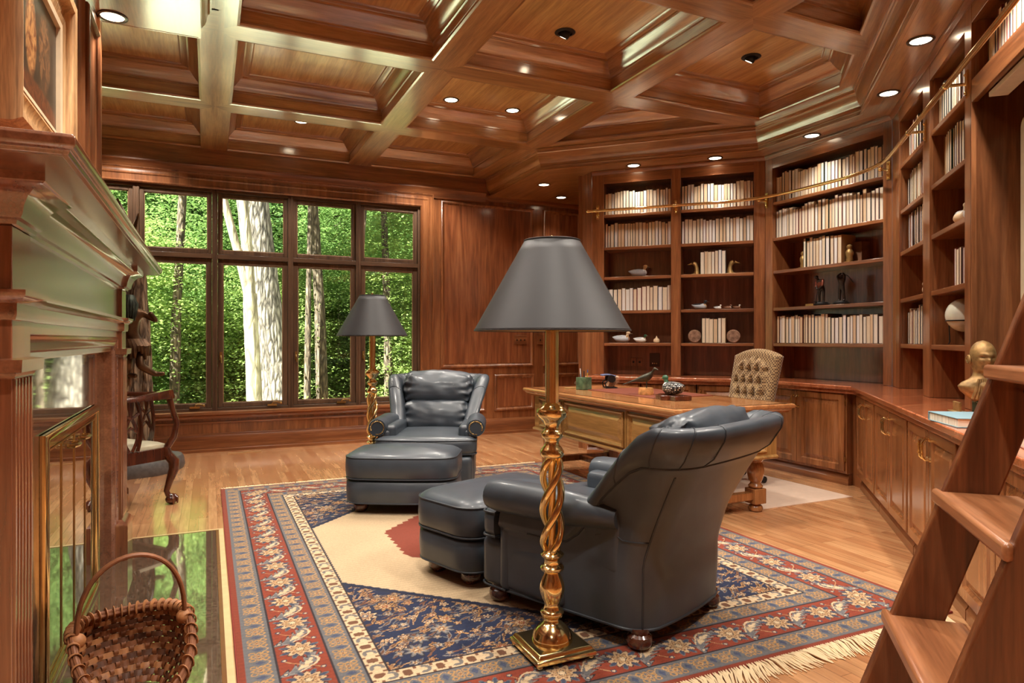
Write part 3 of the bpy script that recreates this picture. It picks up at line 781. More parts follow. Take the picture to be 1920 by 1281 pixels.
def row(o, rz, x0, x1, z, wmin, wmax, hmin, hmax, where, group, dark=.0):
    global NB
    x = x0; k = 1; h0 = random.uniform(hmin, hmax)
    n = max(1, round((x1-x0)/((wmin+wmax)/2))); ws = [random.uniform(wmin, wmax) for _ in range(n)]; f_ = (x1-x0)/sum(ws)
    for w_ in ws:
        w_ *= f_
        if random.random() < .25: h0 = random.uniform(hmin, hmax)
        h_ = min(hmax, max(hmin, h0+random.uniform(-.012,.012)))
        book(o, rz, x+.0008, .045+random.uniform(0,.012), z, w_-.0016, random.uniform(.15,.19), h_, '%s book, '+ordn(k)+' from left '+where, group)
        x += w_; k += 1; NB += 1
T = [z+.0325 for z in ZSH]
AL = (.137,.848); AR = (.962,1.674)
for (x0,x1), nm in ((AL,'left bay of bookcase nearest panelled wall'),(AR,'right bay of bookcase nearest panelled wall')):
    row(OA,RA,x0,x1,T[0],.026,.040,.235,.272,'on top shelf, '+nm,'books on the top shelf, '+nm)
    row(OA,RA,x0,x1,T[1],.026,.042,.235,.275,'on second shelf, '+nm,'books on the second shelf, '+nm)
row(OA,RA,1.15,1.405,T[2],.030,.040,.235,.262,'between the bird-head bookends','books between the bird-head bookends')
row(OA,RA,.140,.848,T[3],.032,.054,.235,.268,'on fourth shelf, left bay nearest panelled wall','books on the fourth shelf, left bay')
row(OA,RA,1.165,1.405,T[4],.034,.050,.235,.262,'between the round agate bookends','books between the agate bookends')
row(OB,RB,.098,1.286,T[0],.026,.044,.250,.295,'on top shelf of wide bookcase','books on the top shelf of the wide bookcase')
row(OB,RB,.098,1.286,T[1],.026,.046,.250,.300,'on second shelf of wide bookcase','books on the second shelf of the wide bookcase')
row(OB,RB,.43,.845,T[2],.032,.046,.25,.285,'between the seated-figure bookends','books between the seated-figure bookends')
row(OB,RB,.098,1.286,T[4],.026,.046,.235,.275,'on fifth shelf of wide bookcase','books on the fifth shelf of the wide bookcase')
for k, nm in ((0,'top'),(1,'second'),(2,'third'),(4,'fifth')):
    row(OC,RC,.36 if k == 0 else .30,.972,T[k],.034,.056,.235,.290,'on %s shelf, narrow bay right of wide bookcase' % nm,'books on the %s shelf, narrow bay' % nm)
row(OC,RC,1.165,1.878,T[0],.036,.058,.24,.30,'on top shelf, bay beside the tall niche','books on the top shelf beside the niche')
row(OC,RC,1.28,1.878,T[1],.036,.058,.23,.29,'on second shelf, bay beside the tall niche','books on the second shelf beside the niche')
row(OC,RC,1.50,1.862,T[3],.030,.050,.22,.29,'on fourth shelf, bay beside the tall niche','books on the fourth shelf beside the niche')
row(OC,RC,2.07,2.98,2.626,.034,.056,.18,.285,'above the tall niche','books above the tall niche')
# ------------------------------------------------------------------ rug: pattern computed knot by knot
def make_rug():
    W_, L_ = 2.92, 4.0; st = .0042; nx, ny = int(W_/st), int(L_/st)
    rg = np.random.default_rng(3)
    xs = np.linspace(0, W_, nx+1); ys = np.linspace(0, L_, ny+1); X, Y = np.meshgrid(xs, ys)
    def c(*rgb): return np.array(lin(rgb)[:3])
    RED, SLATE, CREAM, NAVY, GOLD, BROWN, GREY, DARK, BLUE, TAN = c(130,55,35), c(98,97,99), c(198,173,138), c(28,37,64), c(166,126,78), c(112,74,52), c(126,120,116), c(44,37,42), c(66,74,96), c(174,138,98)
    img = np.zeros(X.shape+(3,)); img[:] = NAVY
    dx = np.minimum(X, W_-X); dy = np.minimum(Y, L_-Y); d = np.minimum(dx, dy)
    s = np.where(dx < dy, Y-L_/2, X-W_/2)
    def put(m, col): img[m] = col
    def flower(u, v, r, n=6, k=.26, ph=0):
        q = np.hypot(u, v); f = r*(1-k+k*np.cos(n*np.arctan2(v, u)+ph)); return q, f
    # field: leaves and flowers
    def stamp(cx, cy, r, fn):
        i0, i1 = int(max(0,(cx-r)/st)), int(min(nx,(cx+r)/st)+1); j0, j1 = int(max(0,(cy-r)/st)), int(min(ny,(cy+r)/st)+1)
        if i1 <= i0 or j1 <= j0: return
        fn(X[j0:j1,i0:i1]-cx, Y[j0:j1,i0:i1]-cy, img[j0:j1,i0:i1])
    f0, f1, g0, g1 = .5, W_-.5, .5, L_-.5
    for _ in range(2600):
        a = rg.normal(.5, .5)+ (PI if rg.random() < .5 else 0); l = rg.uniform(.025,.07); w = rg.uniform(.005,.011); cl = [GOLD,BROWN,GREY,TAN,SLATE][rg.integers(5)]
        def fn(u, v, im, a=a, l=l, w=w, cl=cl):
            p = u*math.cos(a)+v*math.sin(a); q = -u*math.sin(a)+v*math.cos(a)-8*(p*p-.001)*.35
            e = (p/l)**2+(q/(w*(.7+.3*np.cos(p*110))))**2; im[e < 1] = cl; im[(e < .35)] = BROWN*.7
        stamp(rg.uniform(f0,f1), rg.uniform(g0,g1), .09, fn)
    def rosette(R_, cols, n, ph):
        def fn(u, v, im):
            q, f = flower(u, v, R_, n, .24, ph)
            im[q < f*1.18] = DARK
            for k, cl in zip((1,.78,.55,.36,.18), cols): im[q < f*k] = cl
        return fn
    pal = [[TAN,BROWN,GOLD,RED,CREAM],[GREY,SLATE,CREAM,BROWN,GOLD],[CREAM,BROWN,TAN,BLUE,CREAM],[GOLD,BROWN,CREAM,RED,GOLD],[SLATE,GREY,TAN,BROWN,CREAM]]
    for j in range(38):
        for i in range(25):
            x = f0+(f1-f0)*(i+.5+.5*(j % 2)-.25)/25+rg.normal(0,.015); y = g0+(g1-g0)*(j+.5)/38+rg.normal(0,.015)
            big = (i*7+j*5) % 6 == 0
            stamp(x, y, .09, rosette(rg.uniform(.042,.054) if big else rg.uniform(.017,.027), pal[rg.integers(5)], 8 if big else 5, rg.uniform(0,6)))
    # central medallions
    cx, cy = W_/2, L_/2+.0
    def hexa(sx, sy, flat):
        u = np.abs(X-cx)/sx; v = np.abs(Y-cy)/sy
        return np.maximum(u, (v-flat)/(1-flat)*1.0+u*0) if False else np.maximum(u, v*(1-flat)+u*flat)
    zig = lambda a: .008*((a*28) % 1.0)
    h1 = np.maximum(np.abs(X-cx)/.955, (np.abs(Y-cy)+ (np.abs(X-cx))*.98)/1.46)
    z1 = .010*np.abs(((Y*30) % 1)-.5)
    put(h1 < 1.028, DARK); put((h1 < 1.022), NAVY*.8)
    m = h1 < 1.0-z1*1.5
    put(m, CREAM)
    mot = np.sin(X*9+2*np.sin(Y*5))*np.sin(Y*7+1.5*np.sin(X*6)); img[m] = (CREAM[None]*(1+.06*mot[m][:,None])*np.array([.86,.84,.82]))
    h2 = np.maximum(np.abs(X-cx)/.56, (np.abs(Y-cy)+np.abs(X-cx)*1.0)/.82); z2 = .07*np.abs(((Y*14+X*6) % 1)-.5)
    put(h2 < 1-z2, RED*.85); put(h2 < .60-z2*.4, SLATE)
    for k in range(90):
        a = rg.uniform(0,2*PI); r = rg.uniform(0,.34); stamp(cx+r*math.cos(a)*.8, cy+r*math.sin(a), .05, rosette(rg.uniform(.018,.03), pal[rg.integers(5)], 5, 0))
    # borders
    def band(a, b, col): m = (d >= a) & (d < b); img[m] = col; return m
    def motif(a, b, P, kind, off=0.):
        m = (d >= a) & (d < b); t = d[m]-(a+b)/2; hw = (b-a)/2; ss = s[m]+off
        kk = np.floor(ss/P); u = ss-(kk+.5)*P; out = img[m]
        if kind == 'main':
            u2 = ss+P/2-(np.floor((ss+P/2)/P)+.5)*P; sg = np.where(np.floor((ss+P/2)/P) % 2 == 0, 1., 1.)
            # serrated leaf between the rosettes
            al = .62; p = u2*math.cos(al)+t*math.sin(al)*sg; q = -u2*math.sin(al)+t*math.cos(al)*sg+3.2*p*p-.012
            e = (p/.112)**2+(np.abs(q)/(.036*(.72+.28*np.cos(p*170-np.abs(q)*260))))**2
            out[e < 1.3] = DARK; out[e < 1.0] = GREY; out[e < .55] = SLATE*1.1; out[e < .22] = CREAM; 
            vine = np.abs(t-.62*hw*np.sin(2*PI*ss/P+1.1)); out[(vine < .0045) & (np.abs(u) > .062)] = CREAM
            vine2 = np.abs(t+.75*hw*np.sin(2*PI*ss/P+.2)); out[(vine2 < .003) & (np.abs(u) > .07)] = TAN
            r, f = flower(u, t, .070, 8, .20); r2, f2 = flower(u, t, .082, 8, .30, PI)
            out[r < f2] = SLATE; out[(r < f2*.9) & (np.cos(8*np.arctan2(t,u)+PI) > .6)] = BLUE*.8
            out[r < f*.98] = DARK; out[r < f*.9] = (CREAM+TAN)/2; out[r < f*.62] = BROWN; out[r < f*.52] = TAN; out[r < f*.3] = DARK; out[r < f*.24] = CREAM
            for qx, qy in ((.5,.72),(-.5,-.72),(.42,-.78),(-.42,.78)):
                rr = np.hypot(u-qx*P*.62, t-qy*hw); out[rr < .011] = BLUE*.8; out[rr < .006] = CREAM
        elif kind == 'guard':
            r, f = flower(u, t, .036, 4, .36); r2 = np.abs(r-f*.86)
            out[(r2 < .005)] = GOLD; out[r < f*.42] = TAN; out[r < f*.2] = BROWN
            for sx in (-1,1):
                q2 = np.abs(np.hypot(u-sx*.026, np.abs(t)-.024)-.011); out[q2 < .003] = GOLD
            v_ = np.abs(t-.7*hw*np.sin(2*PI*ss/P+PI/2)); out[(v_ < .003) & (np.abs(u) > .03)] = TAN
            e = np.abs(np.abs(u)-P/2); out[(e+np.abs(t)*.6 < .014)] = BLUE
        elif kind == 'cream':
            sg = np.where(kk % 2 == 0, 1., -1.)
            r = np.hypot(u, t-.004*sg); ang = np.arctan2(t*sg, u)
            out[(np.abs(r-.021) < .0075) & (ang > -2.3) & (ang < 1.9) & (kk % 2 == 0)] = GREY*.75
            e = (u/.017)**2+(t/.026)**2*(1+.5*np.cos(t*240)); out[(e < 1) & (kk % 2 != 0)] = BROWN*.9
            e2 = np.abs(np.abs(u)-P/2); out[(e2 < .006) & (np.abs(t) > hw*.55)] = BROWN
        img[m] = out
    band(0,.025,RED*.9); band(.025,.128,SLATE); band(.128,.136,DARK); band(.136,.316,RED); band(.316,.324,DARK); band(.324,.424,SLATE); band(.424,.430,DARK); band(.430,.497,CREAM); band(.497,.505,DARK)
    motif(.025,.128,.118,'guard',.06); motif(.136,.316,.262,'main'); motif(.324,.424,.112,'guard'); motif(.430,.497,.062,'cream')
    img *= (1+rg.normal(0,.07,X.shape))[...,None]*(1+.06*np.sin(Y*210))[...,None]
    img = np.clip(img, 0, 1)
    Z = .0115+.0006*np.sin(X*7)*np.sin(Y*5)
    nv = (nx+1)*(ny+1); V = np.stack([X-W_/2, Y-L_/2, Z], -1).reshape(-1,3)
    ii = np.arange(nv).reshape(ny+1, nx+1); F = np.stack([ii[:-1,:-1], ii[:-1,1:], ii[1:,1:], ii[1:,:-1]], -1).reshape(-1,4); nf = len(F)
    me = bpy.data.meshes.new('area_rug'); me.vertices.add(nv); me.vertices.foreach_set('co', V.ravel()); me.loops.add(nf*4); me.polygons.add(nf)
    me.loops.foreach_set('vertex_index', F.ravel()); me.polygons.foreach_set('loop_start', np.arange(0,nf*4,4)); me.polygons.foreach_set('loop_total', np.full(nf,4)); me.update()
    at_ = me.color_attributes.new('knots', 'FLOAT_COLOR', 'POINT'); at_.data.foreach_set('color', np.concatenate([img.reshape(-1,3), np.ones((nv,1))], 1).ravel().astype(np.float32))
    m, nt, b = newmat('wool_rug'); a = N(nt,'ShaderNodeVertexColor'); a.layer_name = 'knots'; nt.links.new(a.outputs[0], b.inputs['Base Color'])
    b.inputs['Roughness'].default_value = .85; b.inputs['Sheen Weight'].default_value = .15; b.inputs['Specular IOR Level'].default_value = .15
    tc = N(nt,'ShaderNodeTexCoord'); nz = N(nt,'ShaderNodeTexNoise'); nz.inputs['Scale'].default_value = 420; nt.links.new(tc.outputs['Object'], nz.inputs['Vector'])
    bp = N(nt,'ShaderNodeBump'); bp.inputs['Strength'].default_value = .35; bp.inputs['Distance'].default_value = .003; nt.links.new(nz.outputs[0], bp.inputs['Height']); nt.links.new(bp.outputs[0], b.inputs['Normal'])
    me.materials.append(m)
    t = thing('area_rug', 'large patterned wool rug with navy field, red border and cream fringes', 'rug', (1.56,3.90,0))
    o = bpy.data.objects.new('pile', me); COL.objects.link(o); o.parent = t
    e = MB(); e.sweep([(0,.0),(0,.0105),(-.006,.009),(-.008,.0)], [(-W_/2,-L_/2),(W_/2,-L_/2),(W_/2,L_/2),(-W_/2,L_/2)]); e.build('binding', plain('rug_binding',(128,48,36),rough=.9), t)
    fm = plain('fringe_cotton', (232,208,168), rough=.9)
    for sg in (-1, 1):
        f = MB(); n = 230
        for k in range(n):
            x = -W_/2+(W_-.07)*(k+.5)/n+random.uniform(-.003,.003); skew = .035*math.sin(k*.13)+.02*math.sin(k*.037)
            for q in range(3):
                l = random.uniform(.075,.125) if sg < 0 else random.uniform(.05,.075); dx_ = skew+random.uniform(-.016,.016)
                f.tube([(x,sg*(L_/2-.002),.009),(x+dx_*.25,sg*(L_/2+l*.3),.011+random.uniform(0,.004)),(x+dx_*.7,sg*(L_/2+l*.7),.005),(x+dx_,sg*(L_/2+l),.003)], [.003,.0034,.0028,.0018], 5)
        f.build('fringe', fm, t)
make_rug()

# ------------------------------------------------------------------ leather club chairs with ottomans
def sm(a, b, x):
    t = max(0, min(1, (x-a)/(b-a))); return t*t*(3-2*t)
def make_chair(label, loc, rz):
    t = thing('leather_armchair', label, 'armchair', loc, rz)
    # ---- upholstered shell: sides, wings and raked back as one sheet
    plan = []
    hw0, hw1, yf, rc = .335, .365, .735, .13
    n = 16
    for i in range(n): k = i/(n-1); plan.append((-(hw1+(hw0-hw1)*k), yf+(rc-yf)*k))
    for i in range(1, 8): a = PI+PI/2*i/8; plan.append((-hw0+rc+rc*math.cos(a), rc+rc*math.sin(a)))
    for i in range(13): k = i/12; x = -hw0+rc+(2*hw0-2*rc)*k; plan.append((x, -.012*(1-(x/(hw0-rc))**2)))
    plan += [(-p[0], p[1]) for p in plan[:n+7][::-1]]
    P = [Vector(p) for p in plan]; m = len(P)
    def top(y): return .50+.385*(1-sm(.12,.40,y))
    def bend(x, y, z, nx, ny, y0):
        k = max(0, (z-.33)/.55); wb = max(0, min(1, 1-(y0-.05)/.55))
        fl = .125*max(0, (z-.48)/.42)**1.25
        return (x+nx*fl, y+ny*fl*.4-.235*(k**1.15)*(.45+.55*wb), z)
    rings = []
    for i in range(m):
        tt = (P[min(i+1,m-1)]-P[max(i-1,0)]).normalized(); nn = Vector((tt.y,-tt.x))
        if nn.dot(P[i]-Vector((0,.4))) < 0: nn = -nn
        y0 = P[i].y; zt = top(y0)+.010*(1 if y0 < .2 else 0)*(1-(P[i].x/.4)**2); R_ = .052
        ring = []
        nv = 22
        for v in range(nv+1):
            z = .078+(zt-.05-.078)*v/nv; th = .035+.026*sm(zt-.150, zt-.118, z)
            b_ = .010*math.sin(PI*min(1,max(0,(z-.08)/.42)))
            ring.append(bend(P[i].x+nn.x*(th+b_-.035), P[i].y+nn.y*(th+b_-.035), z, nn.x, nn.y, y0))
        for v in range(1, 8):
            a = PI*v/8; ring.append(bend(P[i].x+nn.x*(-.035+.057*math.cos(a)), P[i].y+nn.y*(-.035+.057*math.cos(a)), zt-.05+.055*math.sin(a), nn.x, nn.y, y0))
        for v in range(nv+1):
            z = (zt-.05)+(.20-(zt-.05))*v/nv; th = .092
            ring.append(bend(P[i].x-nn.x*th, P[i].y-nn.y*th, z, nn.x, nn.y, y0))
        rings.append(ring)
    b = MB(); b.loft(rings); sh = b.build('back_shell', leather, t, angle=60)
    # welts: along the top roll outside, bottom edge, rear corners
    w = MB()
    pts = []
    for i in range(m):
        k_ = min(range(23), key=lambda v: abs(rings[i][v][2]-(top(P[i].y)-.142))); pts.append(rings[i][k_])
    w.tube(pts[4:-4], .0055, 6)
    w.tube([tuple(Vector(r[0])) for r in rings], .006, 6)
    for i in (19, m-20): w.tube([tuple(Vector(rings[i][v])) for v in range(0, 19)], .004, 6)
    for rg_ in ([j for j in range(0, 20) if P[j].y < .27], [j for j in range(m-20, m) if P[j].y < .27]):
        w.tube([rings[j][min(range(23), key=lambda v: abs(rings[j][v][2]-.43))] for j in rg_], .004, 6)
    w.build('welt', piping, t)
    for i in (13, 16, 19, 22, m-23, m-20, m-17, m-14):
        k0 = min(range(23), key=lambda v: abs(rings[i][v][2]-(top(P[i].y)-.142)))
        g_ = MB(); g_.tube([rings[i][v] for v in range(k0, 30)], .0032, 6); g_.build('pleat_seam', piping, sh)
    # ---- arms
    for sx in (-1, 1):
        a = MB(); rr = []; ns = 20
        for i in range(15):
            k = i/14; y = .12+(.765-.12)*k; kt = sm(.0,.42,k); cx = sx*(.325+.047*kt+.018*k); cz = .505+.007*kt+.006*math.sin(PI*k); r = (.050+.024*kt)*(1 if 0 < i < 14 else .90)
            if i == 14: y += -.002
            rr.append([(cx+r*1.05*math.cos(2*PI*q/ns)*sx, y+(.0 if i else .0), cz+r*math.sin(2*PI*q/ns)) for q in range(ns)])
        a.loft(rr)
        a.rbox((sx*.298, .42, .40), (.10,.63,.26), .035, n=4)
        a.rbox((sx*.335, .715, .285), (.085,.07,.42), .03, n=4)
        ar = a.build('arm', leather, t, angle=50)
        nl = MB()
        for q in range(22):
            an = -.35+q*(2*PI-1.1)/21
            nl.ell((sx*(.39)+.052*math.cos(an)*sx, .766, .512+.052*math.sin(an)), (.0055,.004,.0055), 8, 5)
        for q in range(9): nl.ell((sx*.345, .752, .46-.017*q), (.0052,.004,.0052), 8, 5)
        nl.build('nailhead_trim', brassd, ar)
    # ---- seat cushion (T shaped) and front rail
    def tee(x, y, z):
        k = sm(.735,.785,y); f_ = 1+.40*k
        return (x*f_, y-.035*(abs(x*f_)/.40)**2.5*k, z)
    c = MB(); c.rbox((0,.497,.372), (.572,.764,.148), .05, (0,.012,.020), n=16, fn=tee)
    sc_ = c.build('seat_cushion', leather, t, angle=70)
    pp = MB()
    for zz in (.425,.318):
        ed = []
        hwx = .572/2-.012; yb, yt = .20, .515+.40-.012
        for i in range(9): ed.append((-hwx, yb+(yt-.0-yb)*i/8*.72, zz))
        base = [(-hwx,.70),(-hwx,.735),(-hwx,.76),(-hwx,.785),(-hwx,.81),(-hwx,.838)] + [(-hwx+.03*(1-math.cos(PI/2*i/4)), .838+.033*math.sin(PI/2*i/4)) for i in range(1,5)]
        base += [(-hwx+.03+(2*hwx-.06)*i/14, .872+.010*math.sin(PI*i/14)) for i in range(1,14)]
        base += [(-q[0], q[1]) for q in base[:10][::-1]]
        pp.tube([tee(q[0]*1.035, q[1], zz) for q in base], .0058, 6)
    pp.build('piping', piping, sc_)
    c = MB()
    def tee2(x, y, z): return (x, y-.03*(abs(x)/.40)**2.5*sm(.6,.8,y), z)
    c.rbox((0,.635,.19), (.742,.51,.222), .035, (0,.006,0), n=10, fn=tee2); c.build('front_rail', leather, t, angle=60)
    w = MB(); w.tube([tee2(q[0],q[1],.082) for q in [(-.372,.72),(-.372,.80),(-.369,.86),(-.355,.885)]+[(-.345+.69*i/12,.892) for i in range(13)]+[(.355,.885),(.369,.86),(.372,.80),(.372,.72)]], .0055, 6); w.build('front_welt', piping, t)
    # ---- pillows
    def lean(x, y, z, a=.34, c0=(.12,.50)):
        dz = z-c0[1]; return (x, y-dz*math.tan(a), z)
    tx = bpy.data.textures.get('creases') or bpy.data.textures.new('creases','CLOUDS'); tx.noise_scale = .09; tx.noise_depth = 2
    for nm, c0, size, r, bl in (('head_pillow',(0,.060,.775),(.60,.19,.265),.075,(.02,.035,.03)),('lumbar_pillow',(0,.105,.545),(.565,.17,.25),.06,(.01,.03,.02))):
        c = MB(); c.rbox(c0, size, r, bl, n=12, fn=lean)
        # gathers at the pillow ends
        vv = []
        for x, y, z in c.v:
            k = sm(.17,.29,abs(x)); g_ = .012*k*math.sin(z*95+x*20)+ .006*k*math.sin(y*120)
            vv.append((x, y+g_, z+.010*k*math.sin(y*80)))
        c.v = vv
        o = c.build(nm, leather, t, angle=80); d_ = o.modifiers.new('creases','DISPLACE'); d_.texture = tx; d_.strength = .026; d_.mid_level = .5; d_.texture_coords = 'LOCAL'
    for x, y in ((-.285,.06),(.285,.06),(-.31,.80),(.31,.80)):
        f = MB(); f.lathe([(0,.0),(.028,.0),(.045,.012),(.052,.032),(.048,.052),(.036,.062),(.040,.068),(.040,.082),(0,.082)], (x,y,0), 20)
        o = f.build('foot', bun, t)
    return t
RZ = .0125
def heading(h): return R(-h)          # heading clockwise from north -> rotation of the local +y axis
ch1 = make_chair('blue-grey leather armchair seen from behind, right behind the near lamp', (1.826,2.224,RZ), heading(-22))
ch2 = copy_tree(ch1); ch2.location = (1.893,5.771,RZ); ch2.rotation_euler = (0,0,heading(205)); ch2['label'] = 'blue-grey leather armchair facing the camera beside the window lamp'
def rr_outline(w_, d_, r, bow, n=7):
    pts = []
    for cx, cy, a0 in ((w_/2-r,d_/2-r,0),(-w_/2+r,d_/2-r,PI/2),(-w_/2+r,-d_/2+r,PI),(w_/2-r,-d_/2+r,1.5*PI)):
        for i in range(n+1):
            a = a0+PI/2*i/n; pts.append((cx+r*math.cos(a), cy+r*math.sin(a)))
    out = []
    for i in range(len(pts)):
        p, q = pts[i], pts[(i+1)%len(pts)]; out.append(p)
        L = math.hypot(q[0]-p[0], q[1]-p[1])
        if L > .06:
            k = 8
            for j in range(1, k): out.append((p[0]+(q[0]-p[0])*j/k, p[1]+(q[1]-p[1])*j/k))
    return [(x*(1+.0*y), y+(bow*(1-(2*x/w_)**2) if y > 0 else -bow*(1-(2*x/w_)**2)*.6)) for x, y in out]
def plan_loft(mb, out, prof):
    n = len(out); P = [Vector(p) for p in out]; nn = []
    for i in range(n):
        t_ = (P[(i+1)%n]-P[i-1]).normalized(); nn.append(Vector((t_.y,-t_.x)))
    rings = []
    for ins, z, sc in prof: rings.append([tuple((P[i]-nn[i]*ins)*sc)+(z,) for i in range(n)])
    mb.loft(rings)
def make_ottoman(label, loc, rz):
    t = thing('ottoman', label, 'ottoman', loc, rz)
    o = rr_outline(.78,.46,.11,.028)
    b = MB(); plan_loft(b, o, [(.02,.075,1),(.004,.080,1),(.0,.10,1),(-.004,.16,1),(.0,.222,1),(.012,.232,1),(.03,.236,1)]); b.build('base', leather, t, angle=60)
    c = MB(); plan_loft(c, o, [(.03,.236,1),(.004,.241,1),(-.006,.262,1),(-.010,.32,1),(-.006,.382,1),(.002,.396,1),(.016,.408,1),(.045,.422,1),(.06,.432,.86),(.06,.442,.66),(.06,.448,.42),(.06,.450,.18),(.06,.450,.02)])
    cu = c.build('cushion', leather, t, angle=60)
    p = MB()
    for z in (.392,.246): p.tube([(q[0]*1.006,q[1]*1.008,z) for q in o], .0055, 6, closed=True)
    p.build('piping', piping, cu)
    p = MB(); p.tube([(q[0]*.992,q[1]*.99,.080) for q in o], .005, 6, closed=True); p.build('welt', piping, t)
    for x, y in ((-.29,-.13),(.29,-.13),(-.29,.13),(.29,.13)):
        f = MB(); f.lathe([(0,0),(.03,0),(.046,.012),(.054,.032),(.05,.052),(.036,.06),(.042,.066),(.042,.08),(0,.08)], (x,y,0), 20); f.build('foot', bun, t)
    return t
ot1 = make_ottoman('leather ottoman pushed against the armchair behind the near lamp', (1.42,3.325,RZ), heading(-20))
ot2 = copy_tree(ot1); ot2.location = (1.300,4.715,RZ); ot2.rotation_euler = (0,0,heading(207)); ot2['label'] = 'leather ottoman in front of the armchair that faces the camera'

# ------------------------------------------------------------------ brass barley-twist floor lamps
def make_lamp(label, loc, rz=0):
    t = thing('floor_lamp', label, 'floor lamp', loc, rz)
    b = MB()
    def sq(h, z): return [(-h,-h,z),(h,-h,z),(h,h,z),(-h,h,z)]
    b.loft([sq(.122,.014),(sq(.125,.017)),sq(.125,.030),sq(.120,.034),sq(.116,.036),sq(.112,.046),sq(.106,.050),sq(.098,.052)]); bs = b.build('base', brass, t, bevel=.002)
    for x, y in ((-.108,-.108),(.108,-.108),(-.108,.108),(.108,.108)):
        f = MB(); f.ell((x,y,.008),(.0125,.0125,.0095),12,8); f.build('ball_foot', brass, bs)
    s = MB(); s.lathe([(.078,.050),(.080,.056),(.077,.066),(.070,.082),(.058,.100),(.040,.114),(.034,.119),(.030,.126),(.031,.134),(.040,.140),(.045,.150),(.046,.157),(.042,.164),(.034,.168),(.031,.176),(.029,.188),(.033,.198),(.043,.218),(.049,.244),(.047,.266),(.040,.286),(.032,.302),(.030,.309),(.038,.314),(.046,.322),(.047,.330),(.041,.338),(.031,.343),(.030,.356),(.036,.366),(.044,.374),(.046,.380),(.040,.386)], seg=32)
    s.build('stem', brass, t)
    tw = MB(); tw.lathe([(.040,.380),(.018,.396),(.015,.42),(.015,.72),(.018,.744),(.040,.762)], seg=16)
    for q in range(3):
        pts = []; rad = []
        for i in range(41):
            k = i/40; a = 2*PI*q/3+2*PI*.95*k; e = min(1, min(k,1-k)/.12); r_ = .020+.015*math.sin(PI/2*e)
            pts.append((r_*math.cos(a), r_*math.sin(a), .384+.374*k)); rad.append(.0125+.002*math.sin(PI*k))
        tw.tube(pts, rad, 10)
    tw.build('twist', brass, t, angle=60)
    u = MB(); u.lathe([(.040,.756),(.046,.764),(.047,.776),(.040,.790),(.030,.802),(.027,.814),(.030,.822),(.039,.830),(.044,.838),(.044,.848),(.036,.856),(.030,.862),(.028,.872),(.031,.884),(.042,.898),(.056,.912),(.061,.924),(.061,.934),(.055,.944),(.044,.950),(.036,.957),(.030,.966)], seg=32)
    u.build('upper_knop', brass, t)
    c = MB(); rings = []
    for z in (.955, 1.24, 1.27): rings.append([((.0245+.0022*abs(math.cos(4*a)))*math.cos(a),(.0245+.0022*abs(math.cos(4*a)))*math.sin(a),z) for a in [2*PI*i/48 for i in range(48)]])
    c.loft(rings); c.build('column', brass, t, angle=25)
    k = MB(); k.tube([(0,0,1.26),(0,0,1.585)], .006, 8); k.lathe([(.014,1.27),(.018,1.29),(.018,1.34),(.012,1.36)], seg=14)
    for q in range(3): a = 2*PI*q/3; k.tube([(0,0,1.578),(.105*math.cos(a),.105*math.sin(a),1.578)], .003, 6)
    k.build('spider', brassd, t)
    s = MB(); pr = [(.302,1.243),(.302,1.250)]
    for i in range(9):
        q = i/8; pr.append((.300+(.107-.300)*q, 1.25+(1.592-1.25)*q))
    s.lathe(pr[:], seg=56); s.f = s.f[:-2]
    sd = s.build('lamp_shade', shade, t, angle=30)
    so_ = sd.modifiers.new('thickness','SOLIDIFY'); so_.thickness = .003; so_.offset = -1
    s = MB(); s.lathe([(.2985,1.245),(.105,1.590)], seg=56); s.f = s.f[:-2]; s.build('lining', shade_in, sd)
    rm = MB()
    for r_, z in ((.3015,1.2445),(.108,1.5915)): rm.tube([(r_*math.cos(2*PI*i/48), r_*math.sin(2*PI*i/48), z) for i in range(48)], .0028, 6, closed=True)
    rm.build('trim', plain('shade_trim',(44,40,38),rough=.5) if 'shade_trim' not in bpy.data.materials else bpy.data.materials['shade_trim'], sd)
    f = MB(); f.lathe([(0,1.583),(.008,1.585),(.010,1.590),(.005,1.595),(.009,1.602),(.007,1.610),(0,1.615)], seg=14); f.build('finial', brass, t)
    return t
l1 = make_lamp('tall brass twisted floor lamp with black shade, in the foreground by the armchair', (1.213,2.287,RZ))
l2 = copy_tree(l1); l2.location = (1.285,5.72,RZ); l2['label'] = 'brass twisted floor lamp with black shade standing before the window'
# ------------------------------------------------------------------ desk
dk = thing('writing_desk', 'large oak partners desk with panelled front and turned legs', 'desk', (3.25,4.55,0))
def db(m, name, mat, parent=dk, **k):
    m.v = [(p[0]-3.25,p[1]-4.55,p[2]) for p in m.v]; return m.build(name, mat, parent, **k)
TZ = .775; X0, X1, Y0, Y1 = 2.70, 3.75, 3.43, 5.68
m = MB(); m.box(X0+.03,X1-.03,Y0+.03,Y1-.03,TZ-.04,TZ)
m.sweep([(-.002,TZ-.062),(.0,TZ-.05),(.010,TZ-.044),(.014,TZ-.036),(.026,TZ-.030),(.030,TZ-.018),(.026,TZ-.005),(.018,TZ),(-.02,TZ)], [(X0+.03,Y0+.03),(X0+.03,Y1-.03),(X1-.03,Y1-.03),(X1-.03,Y0+.03)], side=1)
desk_top = wood('desk_top_wood',(150,92,52),(186,124,76),(210,152,100),1,rough=.16,coat=.6)
db(m, 'desk_top', desk_top)
fx = X0+.085; bx = X1-.09; sy, ny = Y0+.085, Y1-.085; zb, zt = .395, TZ-.042
m = MB(); m.box(fx,fx+.03,sy,ny,zb,zt); db(m,'front_board',oakd_y,bevel=.003)
